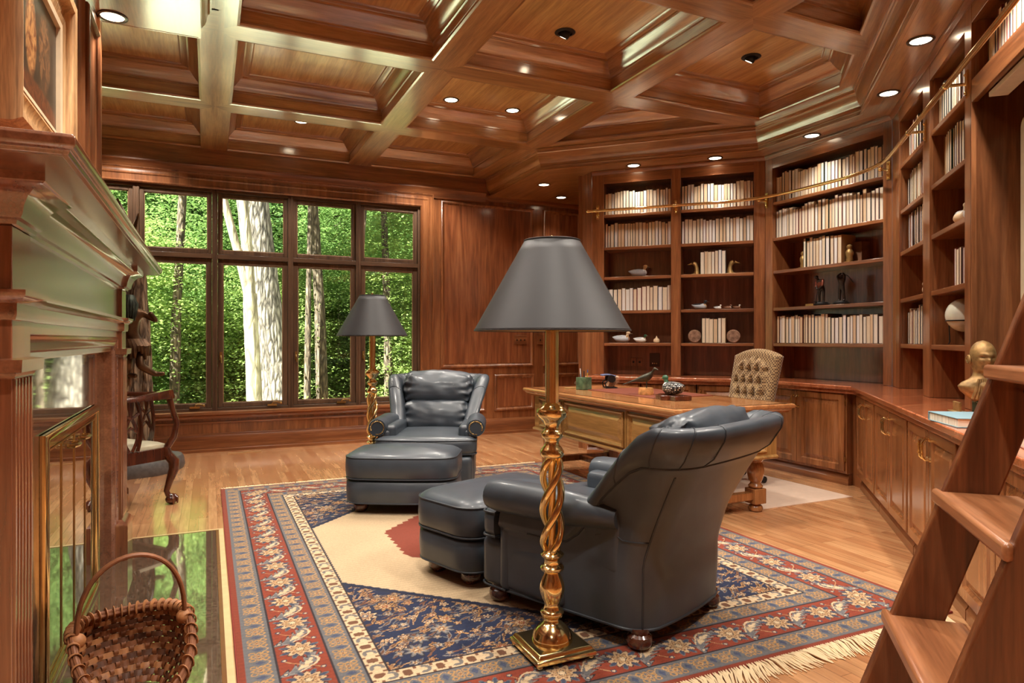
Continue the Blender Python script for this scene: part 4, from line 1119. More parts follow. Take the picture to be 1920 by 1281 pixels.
for i, (a, b) in enumerate(((sy+.12,sy+.54),(sy+.60,ny-.60),(ny-.54,ny-.12))):
    m = MB(); L = b-a; h_ = zt-zb-.075
    d = MB(); d.loft([[(0+i_,y_,0+i_),(L-i_,y_,0+i_),(L-i_,y_,h_-i_),(i_,y_,h_-i_)] for i_, y_ in ((0,.004),(0,-.016),(.008,-.024),(.018,-.018),(.026,-.002),(.038,-.002),(.072,-.016),(.080,-.016))])
    d.v = [at((fx,b),R(-90),p[0],p[1],p[2]+zb+.035) for p in d.v]
    db(d,'raised_panel',oakd_y,angle=20)
m = MB()
for yy in (sy+.57, ny-.57): m.box(fx-.010,fx+.01,yy-.018,yy+.018,zb,zt); m.box(fx-.016,fx,yy-.008,yy+.008,zb,zt)
db(m,'divider',oakd_z,bevel=.002)
m = MB(); m.sweep([(0,zb-.012),(.012,zb-.008),(.016,zb+.004),(.010,zb+.014),(.0,zb+.018)], [(bx,sy),(fx,sy),(fx,ny),(bx,ny)], closed=False, side=1)
m.sweep([(0,zt-.03),(.010,zt-.024),(.014,zt-.012),(.020,zt),(0,zt)], [(bx,sy),(fx,sy),(fx,ny),(bx,ny)], closed=False, side=1)
db(m,'apron_moulding',oakd_y)
for y0, y1 in ((sy, sy+.52),(ny-.52, ny)):
    m = MB(); m.box(fx+.03,bx,y0,y1,zb,zt); p = db(m,'pedestal',oakd_z,bevel=.003)
    for k in range(2):
        d = MB(); d.loft([[(i_,y_,i_),(.44-i_,y_,i_),(.44-i_,y_,.14-i_),(i_,y_,.14-i_)] for i_, y_ in ((0,0),(0,-.012),(.006,-.016),(.02,-.016),(.026,-.010),(.034,-.010))])
        d.v = [at((bx,y0+.04),R(90),q[0],q[1],q[2]+zb+.015+k*.155) for q in d.v]; dd = db(d,'drawer',oakd_y,angle=20)
        g = MB(); g.ell((bx+.028,(y0+y1)/2,zb+.085+k*.155),(.014,.014,.014),12,8); db(g,'knob',brassd,parent=dd)
m = MB(); m.box(fx+.03,bx,sy+.52,ny-.52,zt-.09,zt); db(m,'centre_drawer',oakd_y,bevel=.003)
d = MB(); L = bx-fx-.16; d.loft([[(i_,y_,i_),(L-i_,y_,i_),(L-i_,y_,.24-i_),(i_,y_,.24-i_)] for i_, y_ in ((0,.004),(0,-.01),(.006,-.014),(.014,-.010),(.020,-.002),(.030,-.002),(.05,-.010))])
d.v = [at((fx+.06,sy),0,p[0],p[1],p[2]+zb+.04) for p in d.v]; db(d,'end_panel',oakd_z,angle=20)
LEG = [(.030,.0),(.046,.004),(.052,.022),(.046,.040),(.032,.050),(.036,.058)]
LEG2 = [(.040,.165),(.050,.172),(.052,.184),(.040,.194),(.036,.205),(.048,.225),(.058,.265),(.060,.30),(.052,.335),(.042,.352),(.050,.360),(.056,.372),(.056,.398)]
legm = wood('turned_leg_wood',(98,54,28),(148,94,52),(176,122,74),2,scale=1.5,rough=.25,coat=.5)
for x, y in ((fx+.10,sy+.10),(bx-.10,sy+.10),(fx+.10,ny-.10),(bx-.10,ny-.10)):
    zr = .0125 if x < 3.1 else 0; g = MB(); g.lathe([(r_,z_+zr*(1-z_/.058)) for r_, z_ in LEG],(x,y,0),24); g.box(x-.052,x+.052,y-.052,y+.052,.058,.165); g.lathe(LEG2,(x,y,0),24); db(g,'leg',legm,bevel=.004)
m = MB()
for y in (sy+.10, ny-.10): m.box(fx+.15,bx-.15,y-.03,y+.03,.085,.14)
m.box((fx+bx)/2-.03,(fx+bx)/2+.03,sy+.13,ny-.13,.09,.135); db(m,'stretcher',legm,bevel=.005)
# chair mat
m = MB(); m.loft([[(3.64,3.62,z),(4.56,3.62,z),(4.56,4.80,z),(3.9,5.05,z),(3.64,4.9,z)] for z in (.0005,.0035)])
tag(m.build('chair_mat', plain('clear_grey_vinyl',(206,180,160),rough=.3), loc=(4.1,4.2,0)), 'pale translucent plastic mat on the floor under the desk chair', 'chair mat')

# ------------------------------------------------------------------ tufted desk chair
def tweedmat():
    m, nt, b = newmat('check_tweed'); tc = N(nt,'ShaderNodeTexCoord'); ck = N(nt,'ShaderNodeTexChecker'); ck.inputs['Scale'].default_value = 70
    ck.inputs['Color1'].default_value = lin((182,152,108)); ck.inputs['Color2'].default_value = lin((100,74,50)); nt.links.new(tc.outputs['Object'], ck.inputs['Vector'])
    nz = N(nt,'ShaderNodeTexNoise'); nz.inputs['Scale'].default_value = 160; nt.links.new(tc.outputs['Object'], nz.inputs['Vector'])
    nt.links.new(mixc(nt, ck.outputs[0], ramp(nt,[(.3,(.7,.7,.7,1)),(.7,(1.15,1.1,1.05,1))],nz.outputs[0]), .6,'MULTIPLY'), b.inputs['Base Color']); b.inputs['Roughness'].default_value = .9; b.inputs['Sheen Weight'].default_value = .2; return m
tweed = tweedmat()
dc = thing('desk_chair', 'tufted tan check tweed desk chair tucked behind the desk', 'chair', (4.12,4.50,.0036), R(93))
nxg, nzg = 45, 45; W2, H2 = .255, .62; vs = []; 
def crest(x): return .060*math.cos(min(1,abs(x)/.255)*PI/2)**.8 if abs(x) < .255 else 0
for side in (1,-1):
    for j in range(nzg+1):
        for i in range(nxg+1):
            x = -W2+2*W2*i/nxg; k = j/nzg; z = .46+(H2+crest(x))*k; x2 = x*(.90+.10*k)
            e = min(1, (W2-abs(x))/.03, k*H2/.03, (1-k)*H2/.03); y = .045*math.sqrt(max(0,1-(1-max(0,e))**2))
            if side > 0:
                u = abs(x) < .19 and .06 < k < .88 - .25*(abs(x)/.19)**2*.4
                if u:
                    best = 0.; rowh = .105
                    r0 = (z-.53)/rowh; 
                    for rr_ in (math.floor(r0), math.floor(r0)+1):
                        off = .0 if rr_ % 2 == 0 else .5
                        cx = (round(x/.088-off)+off)*.088; cz = .53+rr_*rowh
                        dd = math.hypot(x-cx,(z-cz)); best = max(best, math.exp(-(dd/.020)**2))
                    fr_ = (z-.53)/rowh; rowi = round(fr_); offv = .0 if rowi % 2 == 0 else .5
                    pv = abs(((x/.088-offv+.5) % 1)-.5)*.088
                    pleat = math.exp(-(pv/.012)**2)*(1 if z > .70 else .6)
                    eg = min(1,(.19-abs(x))/.03,(k-.06)/.05,1)
                    y += max(0,eg)*(.044-.064*best-.022*pleat)
                y = y+.01
            vs.append((x2, (y if side > 0 else -y*.8)-.16*k+.10, z))
n1 = (nxg+1)*(nzg+1); fs = []
for j in range(nzg):
    for i in range(nxg):
        a = j*(nxg+1)+i; fs.append((a,a+1,a+nxg+2,a+nxg+1)[::-1]); a += n1; fs.append((a,a+1,a+nxg+2,a+nxg+1))
bd = [i for i in range(nxg+1)]+[j*(nxg+1)+nxg for j in range(1,nzg+1)]+[nzg*(nxg+1)+i for i in range(nxg-1,-1,-1)]+[j*(nxg+1) for j in range(nzg-1,0,-1)]
for q in range(len(bd)): a, b_ = bd[q], bd[(q+1)%len(bd)]; fs.append((a,b_,b_+n1,a+n1))
mb = MB(); mb.add(vs, fs); mb.v = [(p[0],p[1]-.32,p[2]) for p in mb.v]; bk = mb.build('backrest', tweed, dc, angle=70)
m = MB()
for q in range(30):
    k = q/29
    for sx in (-1,1): m.ell((sx*(W2-.012)*(.90+.10*k), -.16*k+.10-.32+.034, .48+(H2-.04)*k),(.004,.004,.004),6,4)
m.build('nailhead_trim', brassd, bk)
m = MB(); m.rbox((0,0,.43),(.54,.52,.13),.045,(0,0,.02),n=8); m.build('seat', tweed, dc, angle=60)
for sx in (-1,1):
    m = MB(); m.tube([(sx*.27,-.20,.62),(sx*.285,-.05,.635),(sx*.285,.12,.63),(sx*.28,.17,.60),(sx*.275,.16,.52),(sx*.265,.10,.42)], .022, 10); m.build('arm', mah, dc)
m = MB(); m.lathe([(.03,.10),(.03,.38)],(0,0,0),14); m.build('pedestal', iron, dc)
m = MB()
for q in range(5): a = 2*PI*q/5; m.tube([(0,0,.13),(.16*math.cos(a),.16*math.sin(a),.11),(.29*math.cos(a),.29*math.sin(a),.07)],[.03,.024,.018],8)
m.build('base', mah, dc)
for q in range(5):
    a = 2*PI*q/5; m = MB(); m.tube([(.29*math.cos(a)-.012,.29*math.sin(a),.031),(.29*math.cos(a)+.012,.29*math.sin(a),.031)],.028,12); m.build('caster', iron, dc)

# ------------------------------------------------------------------ things on the desk
def single(m, name, mat, label, cat, loc, rz=0, group=None, **k):
    return tag(m.build(name, mat, None, loc, rz, local=True, **k), label, cat, group)
DZ = TZ+.0005
m = MB(); m.box(-.29,.29,-.48,.48,0,.006); single(m,'desk_blotter',plain('oxblood_leather',(118,58,40),rough=.45),'dark red leather blotter lying on the desk','blotter',(3.37,4.65,DZ),bevel=.002)
pbx = thing('pen_holder','square green marble pen holder on the desk','pen holder',(3.075,5.19,DZ),R(12))
m = MB(); m.box(-.05,.05,-.05,-.042,0,.11); m.box(-.05,.05,.042,.05,0,.11); m.box(-.05,-.042,-.042,.042,0,.11); m.box(.042,.05,-.042,.042,0,.11); m.box(-.05,.05,-.05,.05,0,.01)
m.build('box', plain('green_marble',(84,110,84),rough=.15,noise=.5,nscale=18,coat=.5), pbx, bevel=.002)
for k, (x, y, c) in enumerate(((-.02,.01,(40,44,60)),(.01,-.02,(190,160,60)),(.02,.02,(30,30,34)),(.03,.0,(60,90,150)),(0,.03,(220,220,220)))):
    m = MB(); m.tube([(x,y,.012),(x*1.6,y*1.6,.14+.012*k)],.0045,8); o = m.build('pen', plain('pen_%d' % k, c, rough=.3)); o.parent = None; o.location = pbx.location; o.rotation_euler = pbx.rotation_euler
    tag(o, ['dark blue pen','yellow pencil','black pen','light blue pen','white pen'][k]+' standing in the green marble holder', 'pen', 'pens in the marble holder')
ro = thing('rotary_card_file','black rotary card file with fanned cards on the desk','card file',(3.40,5.26,DZ),R(-22))
m = MB(); m.tube([(-.05,-.07,.006),(.05,-.07,.006),(.05,.07,.006),(-.05,.07,.006)],.006,8,closed=True)
for y in (-.07,.07): m.tube([(-.05,y,.006),(-.06,y,.05),(-.02,y,.085),(.0,y,.085)],.006,8)
m.build('stand', iron, ro)
m = MB(); m.tube([(0,-.078,.088),(0,-.066,.088)],.036,20); m.tube([(0,.066,.088),(0,.078,.088)],.036,20); m.build('knob', iron, ro)
m = MB()
for q in range(15):
    a = -2.0+q*.165; u = Vector((math.cos(a),0,math.sin(a))); w_ = Vector((-math.sin(a),0,math.cos(a)))*.0012
    p = [Vector((0,0,.088))+u*.02, Vector((0,0,.088))+u*.075]
    m.loft([[tuple(p[0]+w_+Vector((0,-.055,0))),tuple(p[0]+w_+Vector((0,.055,0))),tuple(p[0]-w_+Vector((0,.055,0))),tuple(p[0]-w_+Vector((0,-.055,0)))],[tuple(p[1]+w_+Vector((0,-.055,0))),tuple(p[1]+w_+Vector((0,.055,0))),tuple(p[1]-w_+Vector((0,.055,0))),tuple(p[1]-w_+Vector((0,-.055,0)))]])
m.build('cards', plain('index_cards',(196,160,128),rough=.8), ro)
m = MB(); m.rbox((-.02,0,.125),(.13,.12,.012),.006,n=3,fn=lambda x,y,z:(x,y,z-.6*(x+.03)**2*4)); m.build('cover', plain('blue_grey_cover',(86,100,136),rough=.3), ro)
m = MB(); m.box(-.05,.05,-.035,.035,0,.008); single(m,'tray',goldm,'small flat gilt tray at the far corner of the desk','tray',(3.04,5.36,DZ),R(10),bevel=.002)
m = MB(); m.ell((0,0,.02),(.035,.022,.02),12,8); m.ell((.025,.0,.04),(.018,.016,.018),10,7); m.tube([(-.03,0,.012),(-.045,.01,.03),(-.03,.015,.045)],.006,8)
single(m,'figurine',bronze,'small dark curled animal figurine beside the marble pen holder','figurine',(3.24,5.55,DZ))
# pheasant bronze on a bark block
ph = thing('bird_sculpture','bronze long-tailed bird sculpture on a bark block on the desk','sculpture',(3.21,4.44,DZ+.006),R(-60))
m = MB(); m.lathe([(.06,0),(.062,.01),(.058,.05),(.056,.056)],seg=18); m.build('bark_base', plain('birch_bark',(196,140,80),rough=.7,noise=.4,nscale=30), ph)
m = MB(); m.loft([[ (c_[0]+0, c_[1]+r1*math.cos(2*PI*q/14), c_[2]+r2*math.sin(2*PI*q/14)) for q in range(14)] for c_, r1, r2 in (((-.20,0,.075),.014,.004),((-.14,0,.095),.022,.007),((-.08,0,.115),.026,.015),((-.03,0,.128),.034,.030),((.02,0,.142),.036,.036),((.05,0,.165),.024,.026),((.062,0,.19),.015,.016),((.07,0,.205),.016,.017),((.085,0,.208),.009,.010),((.105,0,.20),.002,.003))])
m.tube([(0,.012,.05),(.0,.012,.12)],.005,6); m.tube([(.01,-.012,.05),(.01,-.012,.12)],.005,6); m.build('bird', plain('dark_bronze',(66,64,52),rough=.4,metal=.6,noise=.3,nscale=60), ph)
# decoy builder: lofted body, neck and head
def duck(name, label, loc, rz, s_, body, head, wing, breast, group=None, cat='duck decoy'):
    t = thing(name, label, cat, loc, rz, group)
    def rg(c_, ry, r2): return [(c_[0]*s_, ry*s_*math.cos(2*PI*q/16), (c_[2]+r2*math.sin(2*PI*q/16))*s_) for q in range(16)]
    m = MB(); m.loft([rg((-.52,0,.30),.02,.02),rg((-.44,0,.26),.10,.06),rg((-.30,0,.20),.19,.15),rg((-.05,0,.19),.24,.19),rg((.16,0,.19),.21,.185),rg((.30,0,.20),.13,.14),rg((.36,0,.20),.05,.06)]); bd_ = m.build('body', body, t)
    m = MB(); m.loft([rg((.14,0,.20),.16,.16),rg((.24,0,.22),.155,.165),rg((.335,0,.21),.09,.11),rg((.37,0,.20),.03,.04)]); m.build('breast', breast, bd_)
    m = MB(); m.loft([rg((-.46,0,.30),.05,.03),rg((-.28,0,.29),.16,.085),rg((-.02,0,.30),.20,.10),rg((.12,0,.30),.12,.085),rg((.18,0,.29),.03,.03)]); m.build('wing', wing, bd_)
    m = MB(); m.tube([(.22*s_,0,.28*s_),(.26*s_,0,.40*s_),(.28*s_,0,.46*s_)],[.085*s_,.065*s_,.07*s_],12); m.ell((.30*s_,0,.50*s_),(.11*s_,.085*s_,.085*s_),14,9)
    h_ = m.build('head', head, t)
    m = MB(); m.loft([[(.38*s_,.035*s_*math.cos(2*PI*q/10),(.485+.03*math.sin(2*PI*q/10))*s_) for q in range(10)],[(.47*s_,.04*s_*math.cos(2*PI*q/10),(.465+.014*math.sin(2*PI*q/10))*s_) for q in range(10)],[(.52*s_,.02*s_*math.cos(2*PI*q/10),(.46+.008*math.sin(2*PI*q/10))*s_) for q in range(10)]]); m.build('bill', plain('bill',(120,110,90),rough=.5) if 'bill' not in bpy.data.materials else bpy.data.materials['bill'], h_)
    return t
pk = {}
def paint(n, c, **k):
    if n not in pk: pk[n] = plain('paint_'+n, c, rough=.45, **k)
    return pk[n]
greyp, whitep, blackp, brownp, greenp, tanp, buffp = paint('grey',(176,180,186)), paint('white',(230,228,224)), paint('black',(40,42,46)), paint('brown',(122,78,50)), paint('green',(44,86,58)), paint('tan',(190,144,92)), paint('buff',(214,186,150))
def speckle():
    m, nt, b = newmat('loon_check'); tc = N(nt,'ShaderNodeTexCoord'); v = N(nt,'ShaderNodeTexVoronoi'); v.inputs['Scale'].default_value = 75; v.inputs['Randomness'].default_value = .35
    nt.links.new(tc.outputs['Object'], v.inputs['Vector']); nt.links.new(ramp(nt,[(.28,lin((240,236,226))),(.36,lin((32,32,34)))], v.outputs[0]), b.inputs['Base Color']); b.inputs['Roughness'].default_value = .4; return m
spk = speckle()
m = MB(); m.box(-.075,.075,-.12,.12,0,.036); m.lathe([(.04,0),(.042,.018),(.04,.036)],(0,.12,0),16); m.lathe([(.04,0),(.042,.018),(.04,.036)],(-.075,0,0),16)
single(m,'wooden_plinth',mah,'dark wooden plinth under the speckled loon on the desk','plinth',(3.16,4.03,DZ+.0),R(0),bevel=.004)
duck('loon_decoy','black and white speckled loon decoy on a dark plinth on the desk',(3.15,4.03,DZ+.036),R(95),.25,spk,greenp,spk,whitep,cat='decoy')

# ------------------------------------------------------------------ corner chair by the window, tree sculpture
cc = thing('corner_chair','carved mahogany corner chair with claw foot between mantel and window','chair',(-.62,5.61,0),R(0))
def cl(p): return (p[0]+.62, p[1]-5.61, p[2])
cE, cN, cS, cW = (-.262,5.575), (-.62,6.02), (-.70,5.205), (-1.06,5.65)
m = MB(); 
q4 = [cl((*p,0))[:2] for p in (cE,cN,cW,cS)]
m.sweep([(0,.335),(.0,.425),(.03,.43),(.035,.34),(0,.335)], q4, side=1)
m.build('seat_rail', mah, cc, bevel=.004)
m = MB(); cen = [sum(p[k] for p in q4)/4 for k in (0,1)]
m.loft([[(cen[0]+(p[0]-cen[0])*f_, cen[1]+(p[1]-cen[1])*f_, z) for p in q4] for f_, z in ((.93,.40),(.95,.425),(.93,.45),(.80,.468),(.4,.478))]); m.build('seat_cushion', plain('pale_damask',(196,188,160),rough=.8), cc)
for (x, y), out in ((cE,(1,0)),(cN,(0,1)),(cS,(0,-1)),(cW,(-1,0))):
    p = cl((x,y,0)); m = MB(); ox, oy = out
    m.tube([(p[0]-ox*.03,p[1]-oy*.03,.43),(p[0]-ox*.012,p[1]-oy*.012,.37),(p[0]+ox*.028,p[1]+oy*.028,.32),(p[0]+ox*.030,p[1]+oy*.030,.26),(p[0]+ox*.0,p[1]+oy*.0,.17),(p[0]-ox*.020,p[1]-oy*.020,.10),(p[0]-ox*.010,p[1]-oy*.010,.07),(p[0]+ox*.008,p[1]+oy*.008,.055)],[.030,.034,.040,.036,.026,.020,.020,.024],12)
    m.ell((p[0]+ox*.012,p[1]+oy*.012,.034),(.042,.042,.034),14,9)
    for k in range(4):
        a = math.atan2(oy,ox)+(-1.2+.8*k); m.tube([(p[0]+ox*.012+.02*math.cos(a),p[1]+oy*.012+.02*math.sin(a),.066),(p[0]+ox*.012+.042*math.cos(a),p[1]+oy*.012+.042*math.sin(a),.045),(p[0]+ox*.012+.046*math.cos(a),p[1]+oy*.012+.046*math.sin(a),.008)],[.012,.011,.005],8)
    m.build('leg', mah, cc)
RZt = .80
pE, pN, pS = cl((*cE,0)), cl((*cN,0)), cl((*cS,0))
for p, o in ((pE,(1,0)),(pN,(0,1)),(pS,(0,-1))):
    m = MB(); m.tube([(p[0]-o[0]*.02,p[1]-o[1]*.02,.42),(p[0]+o[0]*.030,p[1]+o[1]*.030,.50),(p[0]+o[0]*.05,p[1]+o[1]*.05,.60),(p[0]+o[0]*.02,p[1]+o[1]*.02,.70),(p[0]+o[0]*.0,p[1]+o[1]*.0,RZt-.01)],[.026,.024,.022,.020,.024],10); m.build('arm_post', mah, cc)
m = MB(); arc = []
for i in range(25):
    k = i/24; a = pS if k < .5 else pN; f_ = abs(k-.5)*2
    bx_ = pE[0]+(a[0]-pE[0])*f_; by_ = pE[1]+(a[1]-pE[1])*f_; bulge = .035*math.sin(PI*f_)
    arc.append((bx_+bulge*.8, by_+(-1 if k < .5 else 1)*bulge*.5, RZt))
rings = []
for i, p in enumerate(arc):
    t_ = (Vector(arc[min(i+1,24)])-Vector(arc[max(i-1,0)])).normalized(); nn = Vector((t_.y,-t_.x,0)); c_ = Vector(p); hh = .018+.034*math.exp(-((i-12)/4.2)**2)
    rings.append([tuple(c_+nn*.034+Vector((0,0,-.014))),tuple(c_+nn*.036),tuple(c_+nn*.022+Vector((0,0,hh))),tuple(c_-nn*.022+Vector((0,0,hh))),tuple(c_-nn*.036),tuple(c_-nn*.034+Vector((0,0,-.014)))])
m.loft(rings); m.build('arm_rail', mah, cc, angle=50)
for a, b_ in ((pS,pE),(pE,pN)):
    mid = ((a[0]+b_[0])/2,(a[1]+b_[1])/2); d_ = Vector((b_[0]-a[0],b_[1]-a[1],0)).normalized(); c_ = Vector((mid[0],mid[1],0))-d_*.02
    m = MB()
    for s1 in (-1,1):
        for off in (0,1):
            pts = []
            for i in range(13):
                k = i/12; w_ = (.052+.030*math.sin(PI*k*1.1)) if off == 0 else (.012+.040*math.sin(PI*(k*1.6))*(1 if k < .62 else .6))
                pts.append(tuple(c_+d_*s1*w_+Vector((0,0,.43+(RZt-.44)*k))))
            m.tube(pts,.013,8,flat=(1.0,.55))
    m.tube([tuple(c_-d_*.05+Vector((0,0,.56))),tuple(c_+Vector((0,0,.60))),tuple(c_+d_*.05+Vector((0,0,.56)))],.012,8)
    m.tube([tuple(c_-d_*.06+Vector((0,0,.70))),tuple(c_+Vector((0,0,.66))),tuple(c_+d_*.06+Vector((0,0,.70)))],.012,8)
    m.build('splat', mah, cc)
sc_ = thing('tree_sculpture','tall bronze tree-trunk sculpture with a climbing figure, beside the window','sculpture',(-.72,7.12,0))
m = MB(); rings = []
for k in range(5):
    z, f_ = ((0,1.0),(.03,1.02),(.10,1.0),(.125,.97),(.13,.9))[k]
    rings.append([(f_*(.50+.03*math.sin(3*a))*math.cos(a), f_*(.46+.03*math.cos(2*a))*math.sin(a), z) for a in [2*PI*i/36 for i in range(36)]])
m.loft(rings); m.build('base', stone, sc_)
barkb = barkmat('bronze_bark',(78,62,48),(136,114,90),(174,152,124),1.4)
m = MB(); rings = []
for k in range(46):
    z = .125+1.93*k/45; r_ = .205-.035*k/45+.05*math.exp(-z*5); cx = .02*math.sin(z*2.2)+.03*(z/2.4)
    rings.append([(cx+(r_+.018*math.sin(5*a+z*3)+.010*math.sin(11*a-z*7)+.006*math.sin(23*a+z*17))*math.cos(a),(r_+.018*math.sin(5*a+z*3)+.010*math.sin(11*a-z*7))*math.sin(a),z+ (.10*math.sin(3*a)*max(0,(z-1.85)/.27))) for a in [2*PI*i/40 for i in range(40)]])
m.loft(rings); m.build('trunk', barkb, sc_, angle=80)
m = MB()
m.tube([(.10,-.05,1.9),(.12,-.08,2.1),(.09,-.06,2.22),(.02,-.05,2.36),(-.04,-.03,2.52)],[.06,.04,.032,.024,.010],10); m.tube([(.04,-.02,1.95),(.06,-.03,2.15),(.10,-.04,2.28),(.13,-.02,2.40)],[.05,.032,.02,.008],10)
m.build('branch', barkb, sc_)
m = MB()
for q in range(9):
    a0 = -2.9+q*.42; pts = []
    for i in range(15):
        z = .13+1.75*i/14; a = a0+.35*math.sin(z*2.1+q)+.12*math.sin(z*6+q*2); rr_ = .205-.03*i/14+.05*math.exp(-z*5)
        pts.append((.02*math.sin(z*2.2)+.03*(z/2.4)+rr_*math.cos(a), rr_*math.sin(a), z))
    m.tube(pts,[.030*(1-.6*i/14)+.006*math.sin(i*1.9+q) for i in range(15)],8)
m.build('root', barkb, sc_)
# climbing figure clinging to the camera side of the trunk, reaching up along a rope
fx_, fy_ = .10, -.27
P_ = [(fx_+.02,fy_-.02,1.02),(fx_-.01,fy_-.05,1.20),(fx_-.0,fy_-.06,1.38),(fx_+.0,fy_-.07,1.50),(fx_-.02,fy_-.09,1.61),
      (fx_-.08,fy_-.05,1.47),(fx_-.09,fy_-.04,1.66),(fx_-.03,fy_+.0,1.86),
      (fx_+.08,fy_-.05,1.46),(fx_+.20,fy_-.06,1.34),(fx_+.14,fy_-.08,1.47),
      (fx_-.07,fy_-.04,.98),(fx_-.02,fy_-.13,.80),(fx_-.03,fy_-.04,.62),(fx_+.05,fy_-.10,.60),
      (fx_+.08,fy_-.05,.98),(fx_+.07,fy_-.14,.74),(fx_+.19,fy_-.08,.62),(fx_+.27,fy_-.10,.63)]
Ed = [(0,1),(1,2),(2,3),(3,4),(2,5),(5,6),(6,7),(2,8),(8,9),(9,10),(0,11),(11,12),(12,13),(13,14),(0,15),(15,16),(16,17),(17,18)]
Rd = [.075,.070,.085,.035,.062,.040,.030,.022,.040,.030,.022,.062,.046,.030,.022,.062,.046,.030,.020]
zf = lambda z: 1.60+(z-1.66)*.66
P_ = [(p[0],p[1],zf(p[2])) for p in P_]; Rd = [r_*.86 for r_ in Rd]
skin('climbing_figure', bronze, P_, Ed, Rd, sc_, sub=2)
m = MB()
for q in range(9):
    a = -2.6+q*.35; m.tube([(fx_-.01+.02*math.cos(a),fy_-.10+.02*math.sin(a),zf(1.68)),(fx_-.02+.06*math.cos(a),fy_-.10+.06*math.sin(a),zf(1.56)),(fx_-.02+.055*math.cos(a),fy_-.09+.07*math.sin(a),zf(1.36+.03*math.sin(q*2)))],[.016,.020,.006],8)
m.build('hair', plain('dark_patina',(56,62,52),rough=.45,metal=.6,noise=.4,nscale=30), sc_)
m = MB()
for q in range(14):
    a = -PI+q*PI/13; m.tube([(fx_+.0+.085*math.cos(a),fy_-.04+.085*math.sin(a),zf(1.08)),(fx_+.02+.110*math.cos(a),fy_-.05+.11*math.sin(a),zf(.99)),(fx_+.02+.125*math.cos(a),fy_-.05+.12*math.sin(a),zf(.88+.06*math.sin(q*1.7)))],[.028,.030,.010],8)
m.build('skirt', bronze, sc_)
m = MB(); m.tube([(fx_-.03,fy_+.0,1.72),(fx_+.01,fy_+.03,2.0),(fx_+.04,fy_+.10,2.1)],.016,8); m.tube([(fx_-.01,fy_-.0,1.72),(fx_-.01,fy_+.03,2.0),(fx_+.0,fy_+.10,2.1)],.012,8); m.build('rope', bronze, sc_)

# ------------------------------------------------------------------ basket on the hearth
bk = thing('wicker_basket','woven brown splint basket with a hoop handle on the hearth','basket',(-.230,2.56,.0045),R(14)); bk.scale = (1.06,1.06,1.04)
def rimz(a): return .250-.185*max(0,-math.sin(a))**1.2-.014*max(0,math.sin(a))
def rimr(a): return (.148, .168)
wick = [plain('splint_'+n, c, rough=.6, noise=.25, nscale=40, bump=.3) for n, c in (('brown',(128,76,42)),('dark',(92,54,32)),('light',(164,108,64)))]
nst = 40; nrow = 13
def bpt(a, k, off=0.):
    zt_ = rimz(a); z = .012+(zt_-.012)*k; f_ = .62+.50*math.sin(min(1,k*1.15+.05)*PI/2)-.10*max(0,k-.75)
    rx, ry = rimr(a); e = 1/( (abs(math.cos(a))**2.6+abs(math.sin(a))**2.6)**(1/2.6) )
    return ((rx*f_*e+off)*math.cos(a), (ry*f_*e+off)*math.sin(a), z)
for half in range(3):
    m = MB()
    for r_ in range(nrow):
        if r_ % 3 != half: continue
        k0, k1 = r_/nrow, (r_+.92)/nrow; inner = []; 
        pts = [[],[],[],[]]
        N_ = nst*3
        rings = []
        for i in range(N_):
            a = 2*PI*i/N_; w_ = .0045*math.cos(PI*(i/3)+PI*r_)
            o_ = bpt(a,k0,w_); p_ = bpt(a,k1,w_); q_ = bpt(a,k1,w_-.0028); s__ = bpt(a,k0,w_-.0028); rings.append([o_,p_,q_,s__])
        m.loft(rings, closed=True)
    m.build('weaver', wick[half], bk, angle=60)
m = MB()
for i in range(nst):
    a = 2*PI*(i+.5*0)/nst; h_ = .0085; rings = []
    for j in range(nrow*2+1):
        k = j/(nrow*2); rr_ = (j/2-.5); w_ = -.0045*math.cos(PI*i+PI*math.floor(j/2.0001)) if 0 < j < nrow*2 else 0
        rings.append([bpt(a-h_/.17*.9,k,w_),bpt(a+h_/.17*.9,k,w_),bpt(a+h_/.17*.9,k,w_-.0025),bpt(a-h_/.17*.9,k,w_-.0025)])
    m.loft(rings)
m.build('stake', wick[0], bk, angle=60)
m = MB(); m.lathe([(0,.0),(.10,.0),(.115,.006),(.10,.014),(0,.014)],(0,0,0),28); m.build('bottom', wick[1], bk)
m = MB()
for off, dz in ((.006,0),(-.006,0),(0,.008)):
    m.tube([tuple(Vector(bpt(2*PI*i/72,1,off))+Vector((0,0,dz))) for i in range(72)],.0075,8,closed=True)
rim = m.build('rim', wick[0], bk)
m = MB()
for i in range(44):
    a = 2*PI*i/44; c_ = Vector(bpt(a,1,0)); t_ = (Vector(bpt(a+.02,1,0))-Vector(bpt(a-.02,1,0))).normalized(); rad_ = Vector((math.cos(a),math.sin(a),0)); up_ = Vector((0,0,1))
    m.tube([tuple(c_+rad_*.0175*math.cos(q)+up_*(.017*math.sin(q)+.002)+t_*.006*math.sin(q/2)) for q in [2*PI*j/12 for j in range(12)]],.005,6,closed=True,flat=(.5,1.3))
m.build('binding', wick[2], rim)
m = MB(); pts = []
for i in range(25):
    a = PI*i/24; pts.append((.150*math.cos(a)*(1.0+.04*math.sin(a)), .0, .240+.235*math.sin(a)**.85))
m.tube(pts,.0095,10,flat=(.8,1.25)); m.build('handle', wick[0], bk)
for sx in (-1,1): 
    m = MB(); m.ell((sx*.150,0,.240),(.026,.028,.024),12,8); m.build('ear_binding', wick[2], bk)

